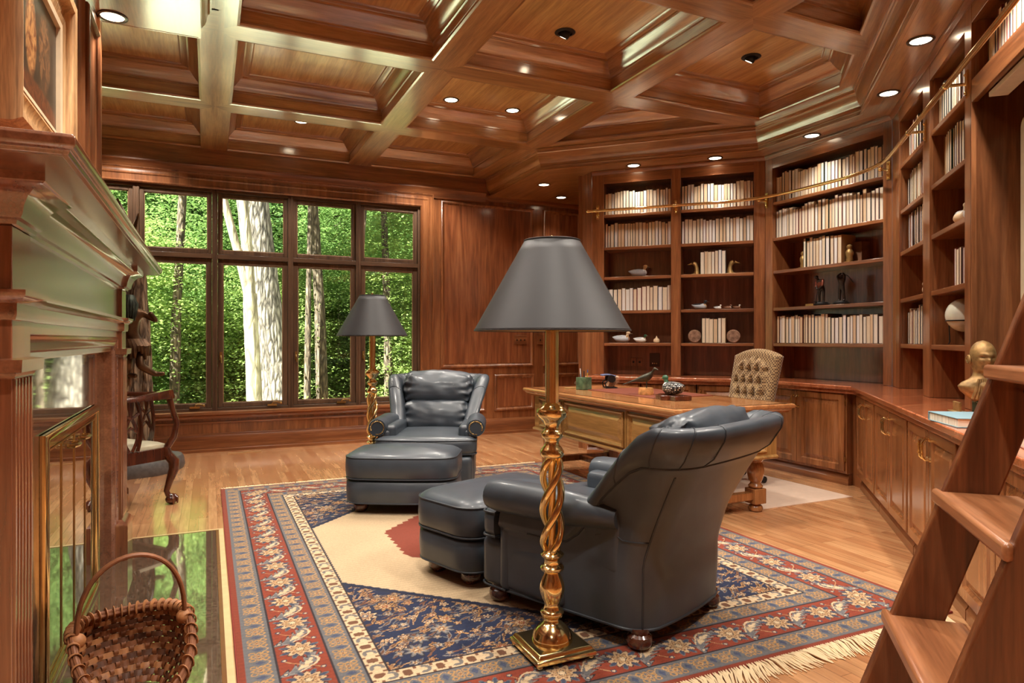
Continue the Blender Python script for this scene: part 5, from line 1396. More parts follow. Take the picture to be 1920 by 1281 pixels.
# ------------------------------------------------------------------ shelf ornaments
def shelf_at(o, r, x, y, z): return at(o, r, x, y, z)
sA = lambda x, k, y=.13: at(OA,RA,x,y,T[k])
duck('duck_decoy','pale grey duck decoy alone on the third shelf',sA(.495,2),RA,.225,greyp,tanp,greyp,whitep,'duck decoys on the shelves')
duck('duck_decoy','black and white duck decoy with a brown breast, largest on the fourth shelf',sA(1.145,3),RA,.175,greyp,blackp,blackp,tanp,'duck decoys on the shelves')
duck('duck_decoy','tiny white swan-like decoy second from left on fourth shelf',sA(1.325,3),RA,.088,whitep,whitep,greyp,whitep,'duck decoys on the shelves')
duck('duck_decoy','tiny brown decoy third from left on fourth shelf',sA(1.425,3),RA,.085,brownp,brownp,brownp,whitep,'duck decoys on the shelves')
duck('duck_decoy','tiny white-headed decoy rightmost on fourth shelf',sA(1.515,3),RA,.085,brownp,whitep,brownp,tanp,'duck decoys on the shelves')
duck('duck_decoy','brown and grey decoy on fifth shelf half hidden by the lamp shade',sA(.315,4,.11),RA,.215,greyp,buffp,greyp,tanp,'duck decoys on the shelves')
duck('duck_decoy','green-headed mallard decoy in the middle of the fifth shelf',sA(.515,4),RA,.16,whitep,greenp,greyp,brownp,'duck decoys on the shelves')
m = MB(); m.lathe([(.02,0),(.032,.006),(.036,.024),(.028,.042),(.012,.052),(.003,.075)],seg=16); single(m,'shell_ornament',buffp,'small pale shell ornament at the right of the mallard','ornament',sA(.685,4))
def birdhead(x, flip, label):
    t = thing('bookend', label, 'bookend', at(OA,RA,x,.10,T[2]), RA, 'bird-head bookends'); s_ = -1 if flip else 1
    m = MB(); m.box(-.035,.035,-.05,.05,0,.008); m.build('base', goldm, t, bevel=.002)
    m = MB(); m.tube([(s_*-.012,0,.008),(s_*-.016,0,.045),(s_*-.010,0,.085),(s_*.004,0,.115),(s_*.022,0,.125)],[.036,.026,.019,.023,.020],14)
    m.tube([(s_*.035,0,.122),(s_*.06,0,.114),(s_*.082,0,.110)],[.013,.007,.003],10); m.build('bird_head', goldm, t)
birdhead(1.096,True,'gilt bird-head bookend left of the short book row'); birdhead(1.459,False,'gilt bird-head bookend right of the short book row')
ag = plain('banded_agate',(150,118,98),rough=.2,noise=.5,nscale=26,coat=.5)
for x, lb_ in ((1.090,'round agate bookend left of the six low books'),(1.480,'round agate bookend right of the six low books')):
    m = MB(); m.lathe([(0,-.022),(.062,-.022),(.070,-.012),(.070,.012),(.062,.022),(0,.022)],seg=28,ax=Matrix.Rotation(R(90),3,'X') @ Matrix.Identity(3)); m.v = [(p[0],p[1],p[2]+.070) for p in m.v]
    single(m,'bookend',ag,lb_,'bookend',at(OA,RA,x,.10,T[4]),RA,'agate bookends')
# outlets and panel in the bottom of the left bay
for x, lb_ in ((.405,'left one of two wooden outlet plates in the bottom shelf space'),(.475,'right one of two wooden outlet plates in the bottom shelf space')):
    t = thing('outlet_plate', lb_, 'outlet', at(OA,RA,x,.296,.975), RA, 'outlet plates')
    m = MB(); m.box(-.028,.028,-.006,.003,-.045,.045); m.build('plate', wz, t, bevel=.003); m = MB(); m.lathe([(0,.0),(.013,.0),(.013,.004),(0,.004)],seg=14,ax=Matrix.Rotation(R(90),3,'X')); m.v = [(p[0],p[1]-.006,p[2]) for p in m.v]; m.build('socket', iron, t)
t = thing('control_panel','dark control plate with small buttons in the bottom shelf space','control panel',at(OA,RA,.64,.296,1.0),RA)
m = MB(); m.box(-.055,.055,-.008,.003,-.075,.075); m.build('plate', plain('dark_bronze_plate',(70,52,44),rough=.4,metal=.3), t, bevel=.003)
for k in range(3):
    m = MB(); m.lathe([(0,0),(.007,0),(.006,.006),(0,.007)],seg=10,ax=Matrix.Rotation(R(90),3,'X')); m.v = [(p[0]-.022+.022*k,p[1]-.008,p[2]-.038) for p in m.v]; m.build('button', brassd if k else white, t)
for x, z, lb_, n in ((3.765,1.225,'triple switch plate on the tall wall panel','3'),(4.055,1.225,'narrow switch plate on the stile right of the tall panel','1')):
    t = thing('switch_plate', lb_, 'switch', (x,7.992,z), 0)
    w_ = .09 if n == '3' else .045
    m = MB(); m.box(-w_,w_,-.008,.004,-.06,.06); m.build('plate', wx, t, bevel=.003)
    for k in range(int(n)):
        m = MB(); m.box(-.006,.006,-.02,-.006,-.014,.006); m.v = [(p[0]+(k-(int(n)-1)/2)*.055,p[1],p[2]) for p in m.v]; m.build('toggle', iron, t)
# wide bookcase ornaments
sB = lambda x, k, y=.12: at(OB,RB,x,y,T[k])
for x, lb_ in ((.375,'gilt ornamental bookend at the left end of the short white book row'),(.885,'gilt ornamental bookend at the right end of the short book row')):
    t = thing('bookend', lb_, 'bookend', sB(x,2,.11), RB, 'gilt ornamental bookends')
    m = MB(); m.box(-.030,.030,-.035,.035,0,.014); m.build('base', goldm, t, bevel=.003)
    m = MB(); m.lathe([(.026,.014),(.030,.03),(.024,.05),(.032,.075),(.034,.10),(.022,.118),(.016,.126),(.024,.138),(.024,.152),(.014,.164),(0,.168)],seg=18); m.build('finial', goldm, t)
m = MB(); m.box(-.045,.045,-.055,.055,0,.195); single(m,'wooden_box',plain('worn_box_wood',(120,84,58),rough=.7,noise=.35,nscale=12),'worn brown upright box at the right of the short book row','box',sB(.905,2,.238),RB,bevel=.004)
def golfer(label, x, shirt, pts, name='golfer_statuette'):
    t = thing(name, label, 'statuette', sB(x,3,.11), RB, None)
    m = MB(); m.lathe([(0,0),(.072,0),(.074,.012),(.058,.022),(.052,.032),(0,.034)],seg=24); m.build('base', iron, t)
    P_, Ed, Rd = pts; P_ = [(p[0],p[1],p[2]+.03) for p in P_]
    skin('figure', shirt, P_, Ed, Rd, t, sub=2); return t
ironp = plain('dark_figure_bronze',(58,48,42),rough=.4,metal=.5,noise=.3,nscale=60); redp = plain('reddish_bronze',(132,70,52),rough=.4,metal=.5,noise=.35,nscale=40)
gp = ([(0,0,.125),(0,-.004,.155),(-.006,-.014,.19),(-.016,-.024,.212),(-.026,-.032,.232),(-.040,-.020,.198),(-.034,-.032,.15),(-.008,-.044,.118),(.030,-.020,.202),(.034,-.030,.155),(.0,-.046,.118),(-.020,0,.12),(-.022,-.004,.065),(-.022,0,.010),(-.026,-.022,.004),(.022,0,.12),(.026,-.004,.065),(.026,0,.010),(.026,-.022,.004)],
      [(0,1),(1,2),(2,3),(3,4),(2,5),(5,6),(6,7),(2,8),(8,9),(9,10),(0,11),(11,12),(12,13),(13,14),(0,15),(15,16),(16,17),(17,18)],
      [.020,.022,.026,.010,.016,.012,.010,.009,.012,.010,.009,.016,.012,.010,.008,.016,.012,.010,.008])
t = golfer('statuette of a stooping golfer in a reddish jersey, left of the darker one',.585,ironp,gp)
m = MB(); m.ell((-.004,-.010,.205),(.034,.026,.048),14,10,Matrix.Rotation(R(22),3,'Y')); m.tube([(-.03,-.018,.235),(-.041,-.022,.22),(-.036,-.034,.178)],[.014,.0135,.010],10); m.tube([(.024,-.016,.24),(.033,-.022,.225),(.035,-.032,.182)],[.014,.0135,.010],10); m.build('jersey', redp, t)
m = MB(); m.ell((-.027,-.034,.268),(.017,.016,.018),12,8); m.lathe([(0,.284),(.012,.284),(.019,.278),(.021,.272),(.024,.270)],(-.028,-.036,-.004),14); m.build('cap', ironp, t)
m = MB(); m.tube([(-.004,-.046,.15),(-.012,-.052,.075),(-.018,-.056,.036)],.0028,6); m.box(-.03,-.010,-.062,-.052,.030,.040); m.build('putter', iron, t)
m = MB(); m.box(-.045,.045,-.002,.002,0,.020); single(m,'brass_nameplate',goldm,'small blank brass plate on the shelf in front of the statuettes','plate',sB(.52,3,.025),RB)
gp2 = ([(0,0,.125),(0,.002,.16),(.004,.004,.198),(.002,.0,.216),(-.004,-.006,.236),(-.026,-.008,.205),(-.030,-.014,.232),(-.004,.008,.258),(.032,.0,.205),(.036,-.004,.236),(.006,.010,.258),(-.016,0,.12),(-.016,-.004,.065),(-.020,0,.010),(-.024,-.020,.004),(.018,0,.12),(.026,-.002,.065),(.028,.004,.010),(.026,-.014,.004)], gp[1],
      [.022,.022,.026,.010,.017,.014,.011,.009,.014,.011,.009,.017,.014,.012,.009,.017,.014,.012,.009])
t = golfer('dark statuette of a golfer with arms raised after the swing',.800,ironp,gp2)
m = MB(); m.tube([(.0,.012,.285),(.03,.05,.26),(.055,.085,.20)],.003,6); m.build('club', iron, t)
# right-hand bookcase ornaments
sC = lambda x, k, y=.12: at(OC,RC,x,y,T[k])
duck('duck_decoy','pale stone-coloured decoy at right on the bay beside the niche',sC(1.60,2,.07),RC,.20,buffp,buffp,greyp,whitep,'duck decoys on the shelves')
m = MB(); m.ell((0,0,.03),(.02,.02,.03),10,8); m.ell((0,-.005,.07),(.015,.015,.016),10,7); single(m,'figurine',buffp,'tiny pale figurine on the empty shelf of the narrow bay','figurine',sC(.87,3,.04),RC)
gl = thing('glass_globe','pale globe on a wire stand in the bay beside the niche','globe',at(OC,RC,1.41,.13,T[4]),RC)
m = MB(); m.ell((0,0,.185),(.105,.105,.105),24,16); m.build('globe', plain('frosted_globe',(214,214,196),rough=.12,coat=.6), gl)
m = MB()
for q in range(3):
    a = 2*PI*q/3+.4; m.tube([(.085*math.cos(a),.085*math.sin(a),.006),(.078*math.cos(a),.078*math.sin(a),.02),(.082*math.cos(a),.082*math.sin(a),.12)],.0035,6)
m.tube([(.100*math.cos(2*PI*i/24),.100*math.sin(2*PI*i/24),.150) for i in range(24)],.004,6,closed=True); m.build('stand', iron, gl)
# things in and before the niche
t = thing('framed_panel','pale-rimmed grey panel standing in the tall niche behind the ladder','panel',at(OC,RC,2.10,.19,.842),RC)
m = MB(); rr = rr_outline(1.7,1.52,.05,0); plan = [[(p[0]+.85,y_,p[1]+.76) for p in rr] for y_ in (.0,.14)]; m.loft(plan); m.build('frame', plain('pale_rim',(196,180,150),rough=.5), t)
m = MB(); m.box(.06,1.64,-.004,.002,.06,1.46); m.build('screen', plain('grey_screen',(96,96,84),rough=.3), t)
m = MB(); m.box(2.15,3.9,.035,.12,2.478,2.504); m.v = [at(OC,RC,p[0]-2.15,p[1],p[2]-2.478) for p in m.v]; m.v = [(p[0]-OC[0],p[1]-OC[1],p[2]) for p in m.v]
o = m.build('shelf_light', white, local=True, bevel=.003); o.location = at(OC,RC,2.15,0,2.478); tag(o,'white strip light housing under the niche header','strip light')
# ------------------------------------------------------------------ bust, books and box by the ladder
bu = thing('bust','gilded bronze bust of a bald man on a small base behind the ladder','bust',at(OC,RC,2.22,-.015,.8405),R(-38))
bu.scale = (.78,.78,.78)
bustm = plain('aged_bust_bronze',(158,124,78),rough=.5,metal=.55,noise=.5,nscale=22,bump=.5)
def bust_mesh():
    m = MB(); nz_, na = 44, 48; rings = []
    for j in range(nz_+1):
        z = .0+.40*j/nz_; ring = []
        for i in range(na):
            a = 2*PI*i/na; c_, s_ = math.cos(a), math.sin(a)          # -y is the face
            f_ = max(0,-s_)                                        # towards the face
            if z < .195:
                tb = ((0,.045,.040),(.03,.085,.060),(.07,.128,.078),(.10,.140,.080),(.125,.118,.072),(.145,.080,.062),(.165,.058,.054),(.195,.049,.052))
                for q_ in range(len(tb)-1):
                    if tb[q_][0] <= z <= tb[q_+1][0]+1e-9:
                        k = (z-tb[q_][0])/(tb[q_+1][0]-tb[q_][0]); rx = tb[q_][1]*(1-k)+tb[q_+1][1]*k; ry = tb[q_][2]*(1-k)+tb[q_+1][2]*k
                x, y = rx*c_, ry*s_-.006*min(1,z/.19)
                if z < .12: y -= .007*math.sin(9*a+z*40)*f_
            else:
                k = (z-.195)/.205; e = math.sqrt(max(0.0008,1-((k-.52)/.48)**2)) if k > .52 else (.70+.30*math.sin(k/.52*PI/2))
                rx, ry = .071*e, .088*e; x, y = rx*c_, ry*s_-.012
                if s_ < 0:
                    ca = abs(c_)
                    nose = math.exp(-(ca/.16)**2)*math.exp(-((k-.36)/.10)**2)*(1 if k < .44 else .6); y -= .026*nose
                    brow = math.exp(-((k-.535)/.045)**2)*max(0,1-ca**2*1.6); y -= .012*brow
                    eye = math.exp(-((ca-.42)/.16)**2)*math.exp(-((k-.465)/.045)**2); y += .019*eye
                    lip = math.exp(-(ca/.32)**2)*math.exp(-((k-.205)/.025)**2); y -= .007*lip
                    mth = math.exp(-(ca/.36)**2)*math.exp(-((k-.185)/.012)**2); y += .006*mth
                    chin = math.exp(-(ca/.35)**2)*math.exp(-((k-.07)/.06)**2); y -= .016*chin
                    chk = math.exp(-((ca-.55)/.2)**2)*math.exp(-((k-.36)/.08)**2); y -= .006*chk
            ring.append((x,y,z))
        rings.append(ring)
    m.loft(rings); return m
m = bust_mesh(); m.v = [(p[0],p[1],p[2]+.085) for p in m.v]; hd = m.build('head_and_shoulders', bustm, bu, angle=80)
for sx in (-1,1):
    m = MB(); m.ell((sx*.075,-.004,.085+.275),(.010,.020,.032),12,9,Matrix.Rotation(R(-12),3,'X')); m.tube([(sx*.080,.006,.085+.250),(sx*.086,.016,.085+.278),(sx*.080,.0,.085+.303)],.006,8); m.build('ear', bustm, hd)
m = MB()
for q in range(9): 
    x = -.075+.019*q; m.tube([(x,-.055-.02*math.cos(x*20),.085+.02),(x*.8,-.07,.085+.08),(x*.55,-.062,.085+.15)],[.010,.012,.008],8)
m.build('drapery', bustm, bu)
m = MB(); m.box(-.055,.055,-.055,.055,0,.016); m.box(-.042,.042,-.042,.042,.016,.09); m.build('pedestal', plain('dark_green_marble',(52,76,60),rough=.2,coat=.5), bu, bevel=.003)
def flatbook(label, x, y, z, w_, d_, h_, rot, c):
    t = thing('book', label, 'book', at(OC,RC,x,y,z), RC+R(rot))
    cm = plain('cover_flat_%02d' % (len(bpy.data.materials) % 97), c, rough=.4)
    m = MB(); m.box(-w_/2,w_/2,-d_/2,d_/2,0,.004); m.box(-w_/2,w_/2,-d_/2,d_/2,h_-.004,h_); m.box(-w_/2,-w_/2+.004,-d_/2,d_/2,.004,h_-.004); m.build('cover', cm, t, bevel=.001)
    m = MB(); m.box(-w_/2+.004,w_/2-.006,-d_/2+.006,d_/2-.006,.004,h_-.004); m.build('page_block', pgs[1], t)
flatbook('blue book lying flat on the worktop left of the ladder',2.70,-.20,.8405,.30,.23,.042,8,(128,160,172))
flatbook('thick pinkish book lying under the tan book beyond the ladder rungs',3.30,-.10,.8405,.34,.26,.06,-6,(178,128,110))
flatbook('tan book on top of the thick pinkish book by the ladder',3.30,-.10,.901,.32,.24,.035,-3,(206,178,130))
m = MB(); m.box(-.055,.055,-.006,.006,0,.055); m.box(-.06,.06,-.03,.03,0,.008); single(m,'small_stand',goldm,'small gilt stand beside the bust base on the worktop','stand',at(OC,RC,2.13,-.10,.8405),RC,bevel=.002)
# floor grille near the window wall
m = MB()
m.box(-.17,.17,-.045,.045,0,.004)
for k in range(22): m.box(-.155+.0145*k,-.148+.0145*k,-.03,.03,.004,.006)
single(m,'floor_grille',plain('grille_wood',(176,130,84),rough=.3),'slotted wooden floor grille below the window','grille',(.36,7.78,.0005))
# ------------------------------------------------------------------ recessed ceiling lights
ring_m = plain('dark_trim_ring', (60,46,38), rough=.3, metal=.5)
ring_b = plain('pale_trim_ring', (190,170,150), rough=.3, metal=.3)
def lamp_parts(t, r, eye):
    m = MB()
    if not eye:
        m.lathe([(r,0),(r+.004,-.004),(r,-.007),(r-.012,-.008),(r-.016,-.002),(r-.02,.0)], seg=28); m.build('trim_ring', ring_m, t)
        m = MB(); m.lathe([(0,-.0035),(r-.016,-.0035),(r-.016,-.001),(0,-.001)], seg=24); m.build('lamp_face', canl, t)
    else:
        m.lathe([(r,0),(r+.004,-.005),(r-.006,-.012),(r-.02,-.014),(r-.024,-.004)], seg=28); m.build('trim_ring', iron, t)
        rot = Matrix.Rotation(R(28),3,'X') @ Matrix.Rotation(R(12),3,'Y')
        m = MB(); m.lathe([(.0,.02),(.036,.01),(.045,-.01),(.042,-.034),(.034,-.044),(.034,-.036)], seg=20, ax=rot); m.build('eyeball', iron, t)
        m = MB(); m.lathe([(0,-.041),(.030,-.041),(.030,-.038),(0,-.038)], seg=16, ax=rot); m.build('lamp_face', canl, t)
proto = {}
def ceiling_light(x, y, z, label, power, r=.075, eye=False, size=92, col=(1,.92,.81), blend=.55, tilt=None):
    if eye not in proto:
        t = thing('ceiling_light', label, 'ceiling light', (x,y,z)); lamp_parts(t, r, eye); proto[eye] = t
    else:
        t = copy_tree(proto[eye]); t.location = (x,y,z); t['label'] = label
    spot(x, y, z-.02 if not eye else z-.06, power, size, col, blend, tilt)
    return t
def spot(x, y, z, power, size=92, col=(1,.92,.81), blend=.55, tilt=None):
    l = bpy.data.lights.new('spot', 'SPOT'); l.energy = power; l.spot_size = R(size); l.spot_blend = blend; l.color = col; l.shadow_soft_size = .05
    o = bpy.data.objects.new('spot', l); COL.objects.link(o); o.location = (x,y,z)
    if tilt: o.rotation_euler = tilt
PW = 112; PP = 25
ceiling_light(4.117,5.916,ZS,'recessed light over the left bay of the bookcase nearest the panelled wall',PP,size=104,blend=.8)
ceiling_light(4.706,5.329,ZS,'recessed light over the right bay of the bookcase nearest the panelled wall',PP,size=104,blend=.8)
ceiling_light(4.99,4.38,ZS,'recessed light over the wide bookcase behind the tufted chair',PP,size=104,blend=.8)
ceiling_light(4.66,3.39,ZS,'recessed light over the narrow bay right of the wide bookcase',PP,size=104,blend=.8)
ceiling_light(4.02,2.71,ZS,'recessed light nearest the camera over the bookcases at right',PP,size=104,blend=.8)
ceiling_light(3.65,7.09,ZS,'recessed soffit light nearer the coffers, left of the bookcases',PP,size=104,blend=.8)
ceiling_light(4.18,7.63,ZS,'recessed soffit light close to the panelled wall corner',PP,size=104,blend=.8)
ceiling_light(-.50,4.435,ZS,'recessed light in the soffit above the mantel',PW*.6)
ceiling_light(2.137,6.107,ZC,'left one of two recessed lights paired in one coffer',PW)
ceiling_light(2.80,6.13,ZC,'right one of two recessed lights paired in one coffer',PW)
ceiling_light(.90,7.37,ZC,'recessed light in the coffer over the window, half hidden by a beam',PW)
ceiling_light(2.45,4.41,ZC,'dark eyeball light in the middle coffer above the armchairs',PW*1.3,eye=True,size=120)
ceiling_light(4.05,4.16,ZC,'dark eyeball light in the coffer above the desk',PW*1.3,eye=True,size=120)
for x, y, z, p in ((-.75,7.4,ZC-.03,PW),(2.4,7.4,ZC-.03,PW),(3.2,1.85,ZS-.03,PW),(2.55,1.17,ZS-.03,PW),(.85,5.7,ZC-.03,PW),(.85,4.1,ZC-.03,PW*1.2),(2.3,2.5,ZC-.03,PW*1.2),(.85,2.5,ZC-.03,PW*1.2),(.85,.9,ZC-.03,PW*1.6),(.85,-.8,ZC-.03,PW*1.9),(-.6,-.8,ZS-.03,PW*1.2),(.85,-2.6,ZC-.03,PW*1.6),(-.8,-2.8,ZS-.03,PW*1.6),(-.30,2.35,ZS-.03,PW*.55),(-.30,3.25,ZS-.03,PW*.55)):
    spot(x, y, z, p, 115)  # bare spots without fixtures; those behind the camera are added fill

# ------------------------------------------------------------------ outdoors
def leafmat(name, c, t):
    m, nt, b = newmat(name); out = nt.nodes['Material Output']; nt.nodes.remove(b)
    oi = N(nt,'ShaderNodeTexCoord'); nz = N(nt,'ShaderNodeTexNoise'); nz.inputs['Scale'].default_value = 1.1; nt.links.new(oi.outputs['Object'], nz.inputs['Vector'])
    d = N(nt,'ShaderNodeBsdfDiffuse'); tr = N(nt,'ShaderNodeBsdfTranslucent'); x = N(nt,'ShaderNodeMixShader'); x.inputs[0].default_value = .38
    c0 = lin(c); c1 = tuple(v*.6 for v in c0[:3])+(1,)
    nt.links.new(ramp(nt, [(.35,c1),(.65,c0)], nz.outputs[0]), d.inputs[0]); tr.inputs[0].default_value = lin(t)
    nt.links.new(d.outputs[0], x.inputs[1]); nt.links.new(tr.outputs[0], x.inputs[2]); nt.links.new(x.outputs[0], out.inputs[0]); return m
lf = [leafmat('leaf_bright',(138,160,96),(172,200,116)), leafmat('leaf_mid',(112,142,84),(146,180,104)), leafmat('leaf_deep',(84,116,72),(112,148,88))]
bark = barkmat('oak_bark', (48,43,38), (112,104,96), (156,147,138))
bark2 = barkmat('pale_bark', (104,94,78), (146,134,112), (170,160,138), .6)
bark3 = barkmat('dark_bark', (46,38,30), (84,72,58), (118,104,88))
gm, nt, b = newmat('leaf_litter'); tc = N(nt,'ShaderNodeTexCoord'); nz = N(nt,'ShaderNodeTexNoise'); nz.inputs['Scale'].default_value = 1.2; nz.inputs['Detail'].default_value = 8
nt.links.new(tc.outputs['Object'], nz.inputs['Vector']); nt.links.new(ramp(nt,[(.35,lin((70,84,40))),(.5,lin((112,92,62))),(.68,lin((150,128,96)))], nz.outputs[0]), b.inputs['Base Color']); b.inputs['Roughness'].default_value = 1
rng = np.random.default_rng(5)
g = MB(); nx, ny = 40, 30
vs = []
for j in range(ny+1):
    for i in range(nx+1):
        x = -40+80*i/nx; y = 8.2+70*j/ny
        z = -.55 + .10*math.sin(x*.4)+.12*math.sin(y*.3+x*.2) + max(0,(y-22))*.10 + max(0,y-44)*.35
        vs.append((x,y,z))
g.add(vs, [(j*(nx+1)+i, j*(nx+1)+i+1, (j+1)*(nx+1)+i+1, (j+1)*(nx+1)+i) for j in range(ny) for i in range(nx)])
tag(g.build('ground_outside', gm), kind='structure')
def gz(x, y): return -.55 + .10*math.sin(x*.4)+.12*math.sin(y*.3+x*.2) + max(0,(y-22))*.10 + max(0,y-44)*.35
tr_ = MB(); tr_.box(-6,7.5,8.17,12.6,-.6,-.36)  # unseen slab added outside; its pale green bounces sunlight onto the ceiling
tag(tr_.build('added_bounce_slab', plain('bounce_slab_pale',(216,226,196),rough=.8)), kind='structure')
def foliage_mesh(name, mat, n, rx, rz, size, layers):
    """leaves set along drooping horizontal sprays"""
    ns = n//70; P = []
    for _ in range(ns):
        a = rng.uniform(0, 2*PI); z = rng.uniform(-1, 1); rr = math.sqrt(max(.05, 1-z*z))*rx*rng.uniform(.35,1)
        c = np.array([rr*math.cos(a), rr*math.sin(a), z*rz + rng.normal(0,.08)])
        q = rng.normal(0, 1, (70,3))*np.array([.50,.50,.045])
        q[:,2] -= .18*np.abs(q[:,0]*math.cos(a)+q[:,1]*math.sin(a))
        P.append(c+q)
    P = np.concatenate(P); k = len(P)
    az = rng.uniform(0,2*PI,k); tl = rng.normal(0,.42,k); s_ = size*rng.uniform(.6,1.25,k)
    u = np.stack([np.cos(az)*np.cos(tl), np.sin(az)*np.cos(tl), np.sin(tl)],1)*s_[:,None]
    w = np.cross(u, np.stack([rng.normal(0,.35,k), rng.normal(0,.35,k), np.ones(k)],1)); w = w/np.linalg.norm(w,axis=1)[:,None]*s_[:,None]*.42
    m1 = .55
    V = np.stack([P-u*.5, P+u*.05+w, P+u*.5, P+u*.05-w], 1).reshape(-1,3)
    me = bpy.data.meshes.new(name); me.vertices.add(4*k); me.vertices.foreach_set('co', V.ravel()); me.loops.add(4*k); me.polygons.add(k)
    me.loops.foreach_set('vertex_index', np.arange(4*k)); me.polygons.foreach_set('loop_start', np.arange(0,4*k,4)); me.polygons.foreach_set('loop_total', np.full(k,4))
    me.update(); me.validate(); me.materials.append(mat); return me
FM = [foliage_mesh('foliage', lf[0], 21000, 2.0, 1.9, .085, 9), foliage_mesh('foliage', lf[1], 20000, 2.3, 2.3, .10, 9), foliage_mesh('foliage', lf[2], 14000, 2.8, 2.8, .15, 9)]
def trunk_mesh(name, pts, rads, mat, seg=14, wob=.06):
    m = MB(); n = len(pts); P = []; RR = []
    for i in range(n-1):
        for k in range(6):
            t = k/6; P.append(tuple(Vector(pts[i])*(1-t)+Vector(pts[i+1])*t)); RR.append((rads[i]*(1-t)+rads[i+1]*t)*(1+wob*random.uniform(-1,1)))
    P.append(pts[-1]); RR.append(rads[-1]); m.tube(P, RR, seg); return m
def tree(x, y, label, h, r, fol, mat=bark3, lean=(0,0), name='tree', group=None):
    t = thing(name, label, 'tree', (x,y,gz(x,y)), random.uniform(0,6.28) if fol else 0, group)
    trunk_mesh('trunk', [(0,0,-.2),(lean[0]*.3,lean[1]*.3,h*.3),(lean[0],lean[1],h)], [r*1.25,r,r*.55], mat).build('trunk', mat, t)
    for (fx, fy, fz, k, s_) in fol:
        f_ = bpy.data.objects.new('foliage', FM[k]); COL.objects.link(f_); f_.parent = t; f_.location = (fx,fy,fz); f_.scale = (s_,s_,s_); f_.rotation_euler = (0,0,random.uniform(0,6.28)); f_['kind'] = 'stuff'
    return t
# the two nearest trunks seen through the second pane
t = thing('tree', 'big rough-barked oak trunk leaning behind the second window pane', 'tree', (1.30,14.2,gz(1.3,14.2)))
trunk_mesh('trunk', [(.02,0,-.3),(-.07,0,1.0),(-.22,0,2.2),(-.40,0,3.7),(-.6,0,5.6),(-.8,0,8.5)], [.38,.33,.31,.31,.30,.27], bark, 22, .025).build('trunk', bark, t)
t = thing('tree', 'slim pale forked tree trunk just left of the big oak', 'tree', (.79,13.2,gz(.79,13.2)))
m = trunk_mesh('trunk', [(0.02,0,-.3),(-.03,0,1.3),(-.08,0,2.3),(-.09,0,2.7)], [.16,.135,.125,.12], bark2, 16, .03)
m2 = trunk_mesh('trunk', [(-.09,0,2.6),(-.27,0,3.35),(-.46,0,4.1),(-.80,0,5.5),(-1.2,0,7.5)], [.09,.075,.07,.06,.04], bark2, 12, .03); m.add(m2.v, m2.f)
m2 = trunk_mesh('trunk', [(-.08,0,2.6),(-.12,0,3.4),(-.19,0,4.3),(-.3,0,6.0),(-.35,0,8)], [.10,.09,.08,.07,.06], bark2, 12, .03); m.add(m2.v, m2.f)
m.build('trunk', bark2, t)
for x, y, r_, ln, lb_ in ((2.18,16.8,.07,.10,'thin grey trunk just inside the third window pane'),(2.62,17.2,.13,-.25,'dark trunk in the middle of the third window pane'),(-.72,17.0,.10,.2,'dark slender trunk behind the first full window pane'),(4.35,17.4,.10,-.15,'dark slender trunk behind the last window pane'),(3.28,16.6,.06,.3,'thin dark sapling trunk beside the far lamp shade')):
    t = thing('tree', lb_, 'tree', (x,y,gz(x,y)))
    trunk_mesh('trunk', [(0,0,-.3),(ln*.3,0,2.5),(ln,0,5.5),(ln*1.4,0,9)], [r_*1.2,r_,r_*.85,r_*.6], bark3, 12, .05).build('trunk', bark3, t)
    f_ = bpy.data.objects.new('foliage', FM[0]); COL.objects.link(f_); f_.parent = t; f_.location = (ln*1.4,0,8.2); f_['kind'] = 'stuff'
spots = []
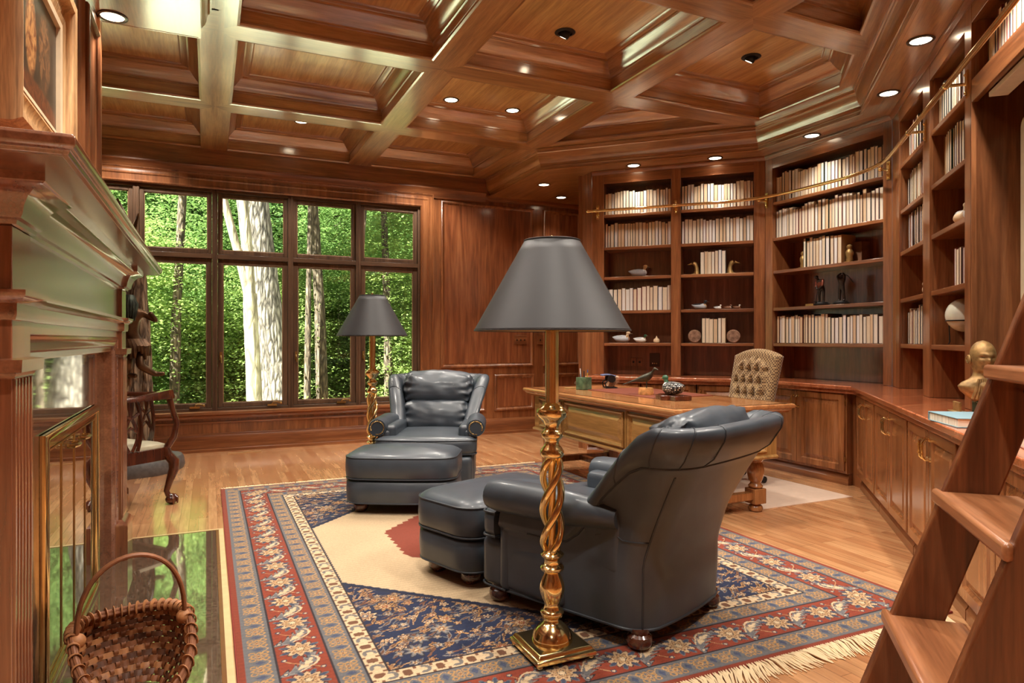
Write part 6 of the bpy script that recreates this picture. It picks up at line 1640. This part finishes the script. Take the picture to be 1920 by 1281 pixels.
def grow():
    i = 0
    rows = [(18,4,0,.9),(21.5,5,0,1.0),(25.5,6,1,1.1),(31,8,1,1.3),(38,10,2,1.5),(46,12,2,1.9),(54,13,2,2.5)]
    names = {0:'young maple with bright layered leaves',1:'leafy mid-green tree in the wood',2:'tall deep-green tree far back in the wood'}
    for y, n, k, s_ in rows:
        xl = -.30*y-2.5; xr = .33*y+.6
        for j in range(n):
            x = xl+(xr-xl)*(j+.5+random.uniform(-.3,.3))/n; yy = y+random.uniform(-1.3,1.3)
            if yy < 19 and -.5 < x < 2.2: yy += 2.5
            fol = []; hh = 3.0+s_*4
            for q in range(2 if y < 24 else 3 if y < 35 else 4):
                fol.append((random.uniform(-.8,.8)*s_, random.uniform(-.5,.5)*s_, (1.0+q*2.5+random.uniform(-.9,.9))*s_, k if random.random() < .75 else (k+1)%3, s_*random.uniform(.85,1.15)))
            tree(x, yy, names[k]+' seen through the window', hh+2, random.uniform(.07,.15)*s_*(1.5 if random.random() < .4 else 1), fol, random.choice([bark3,bark3,bark]), group=('young maples outside' if k == 0 else 'trees in the wood' if k == 1 else 'trees far back in the wood'))
grow()

# ------------------------------------------------------------------ daylight
wd = bpy.data.worlds.new('world'); S.world = wd; wd.use_nodes = True; nt = wd.node_tree
bg = nt.nodes['Background']; tc = N(nt,'ShaderNodeTexCoord'); sp = N(nt,'ShaderNodeSeparateXYZ'); nt.links.new(tc.outputs['Generated'], sp.inputs[0])
nt.links.new(ramp(nt,[(.0,(.55,.50,.44,1)),(.48,(.9,.88,.84,1)),(.55,(.92,.96,1,1)),(1,(.62,.80,1,1))], sp.outputs[2]) if False else ramp(nt,[(.0,(1,.97,.92,1)),(1,(.90,.95,1,1))], sp.outputs[2]), bg.inputs[0])
bg.inputs[1].default_value = 1.1
sun = bpy.data.lights.new('sun','SUN'); sun.energy = 38.0; sun.angle = R(.6); sun.color = (1,.95,.84)
so = bpy.data.objects.new('sun', sun); COL.objects.link(so); d = Vector((.68,.40,-.74)); so.rotation_euler = d.to_track_quat('-Z','Y').to_euler()
pl = bpy.data.lights.new('window_portal','AREA'); pl.shape = 'RECTANGLE'; pl.size = 3.9; pl.size_y = 2.5; pl.cycles.is_portal = True
po = bpy.data.objects.new('window_portal', pl); COL.objects.link(po); po.location = (.45,8.2,1.65); po.rotation_euler = (R(-90),0,0)

# ------------------------------------------------------------------ camera
cam = bpy.data.cameras.new('camera'); cam.sensor_width = 36; cam.lens = 1250*36/1920; cam.shift_y = -(640.5-638)/1920; cam.clip_start = .05; cam.clip_end = 300
co = bpy.data.objects.new('camera', cam); COL.objects.link(co); co.location = (0,0,1.22); co.rotation_euler = (R(90),0,R(-24.5)); S.camera = co
S.view_settings.view_transform = 'Standard'; S.view_settings.look = 'None'; S.view_settings.exposure = .26; S.view_settings.gamma = 1
cy = S.cycles
cy.max_bounces = 7; cy.diffuse_bounces = 4; cy.glossy_bounces = 4; cy.transparent_max_bounces = 12; cy.transmission_bounces = 4
cy.sample_clamp_indirect = 6; cy.use_denoising = True; cy.caustics_reflective = False; cy.caustics_refractive = False
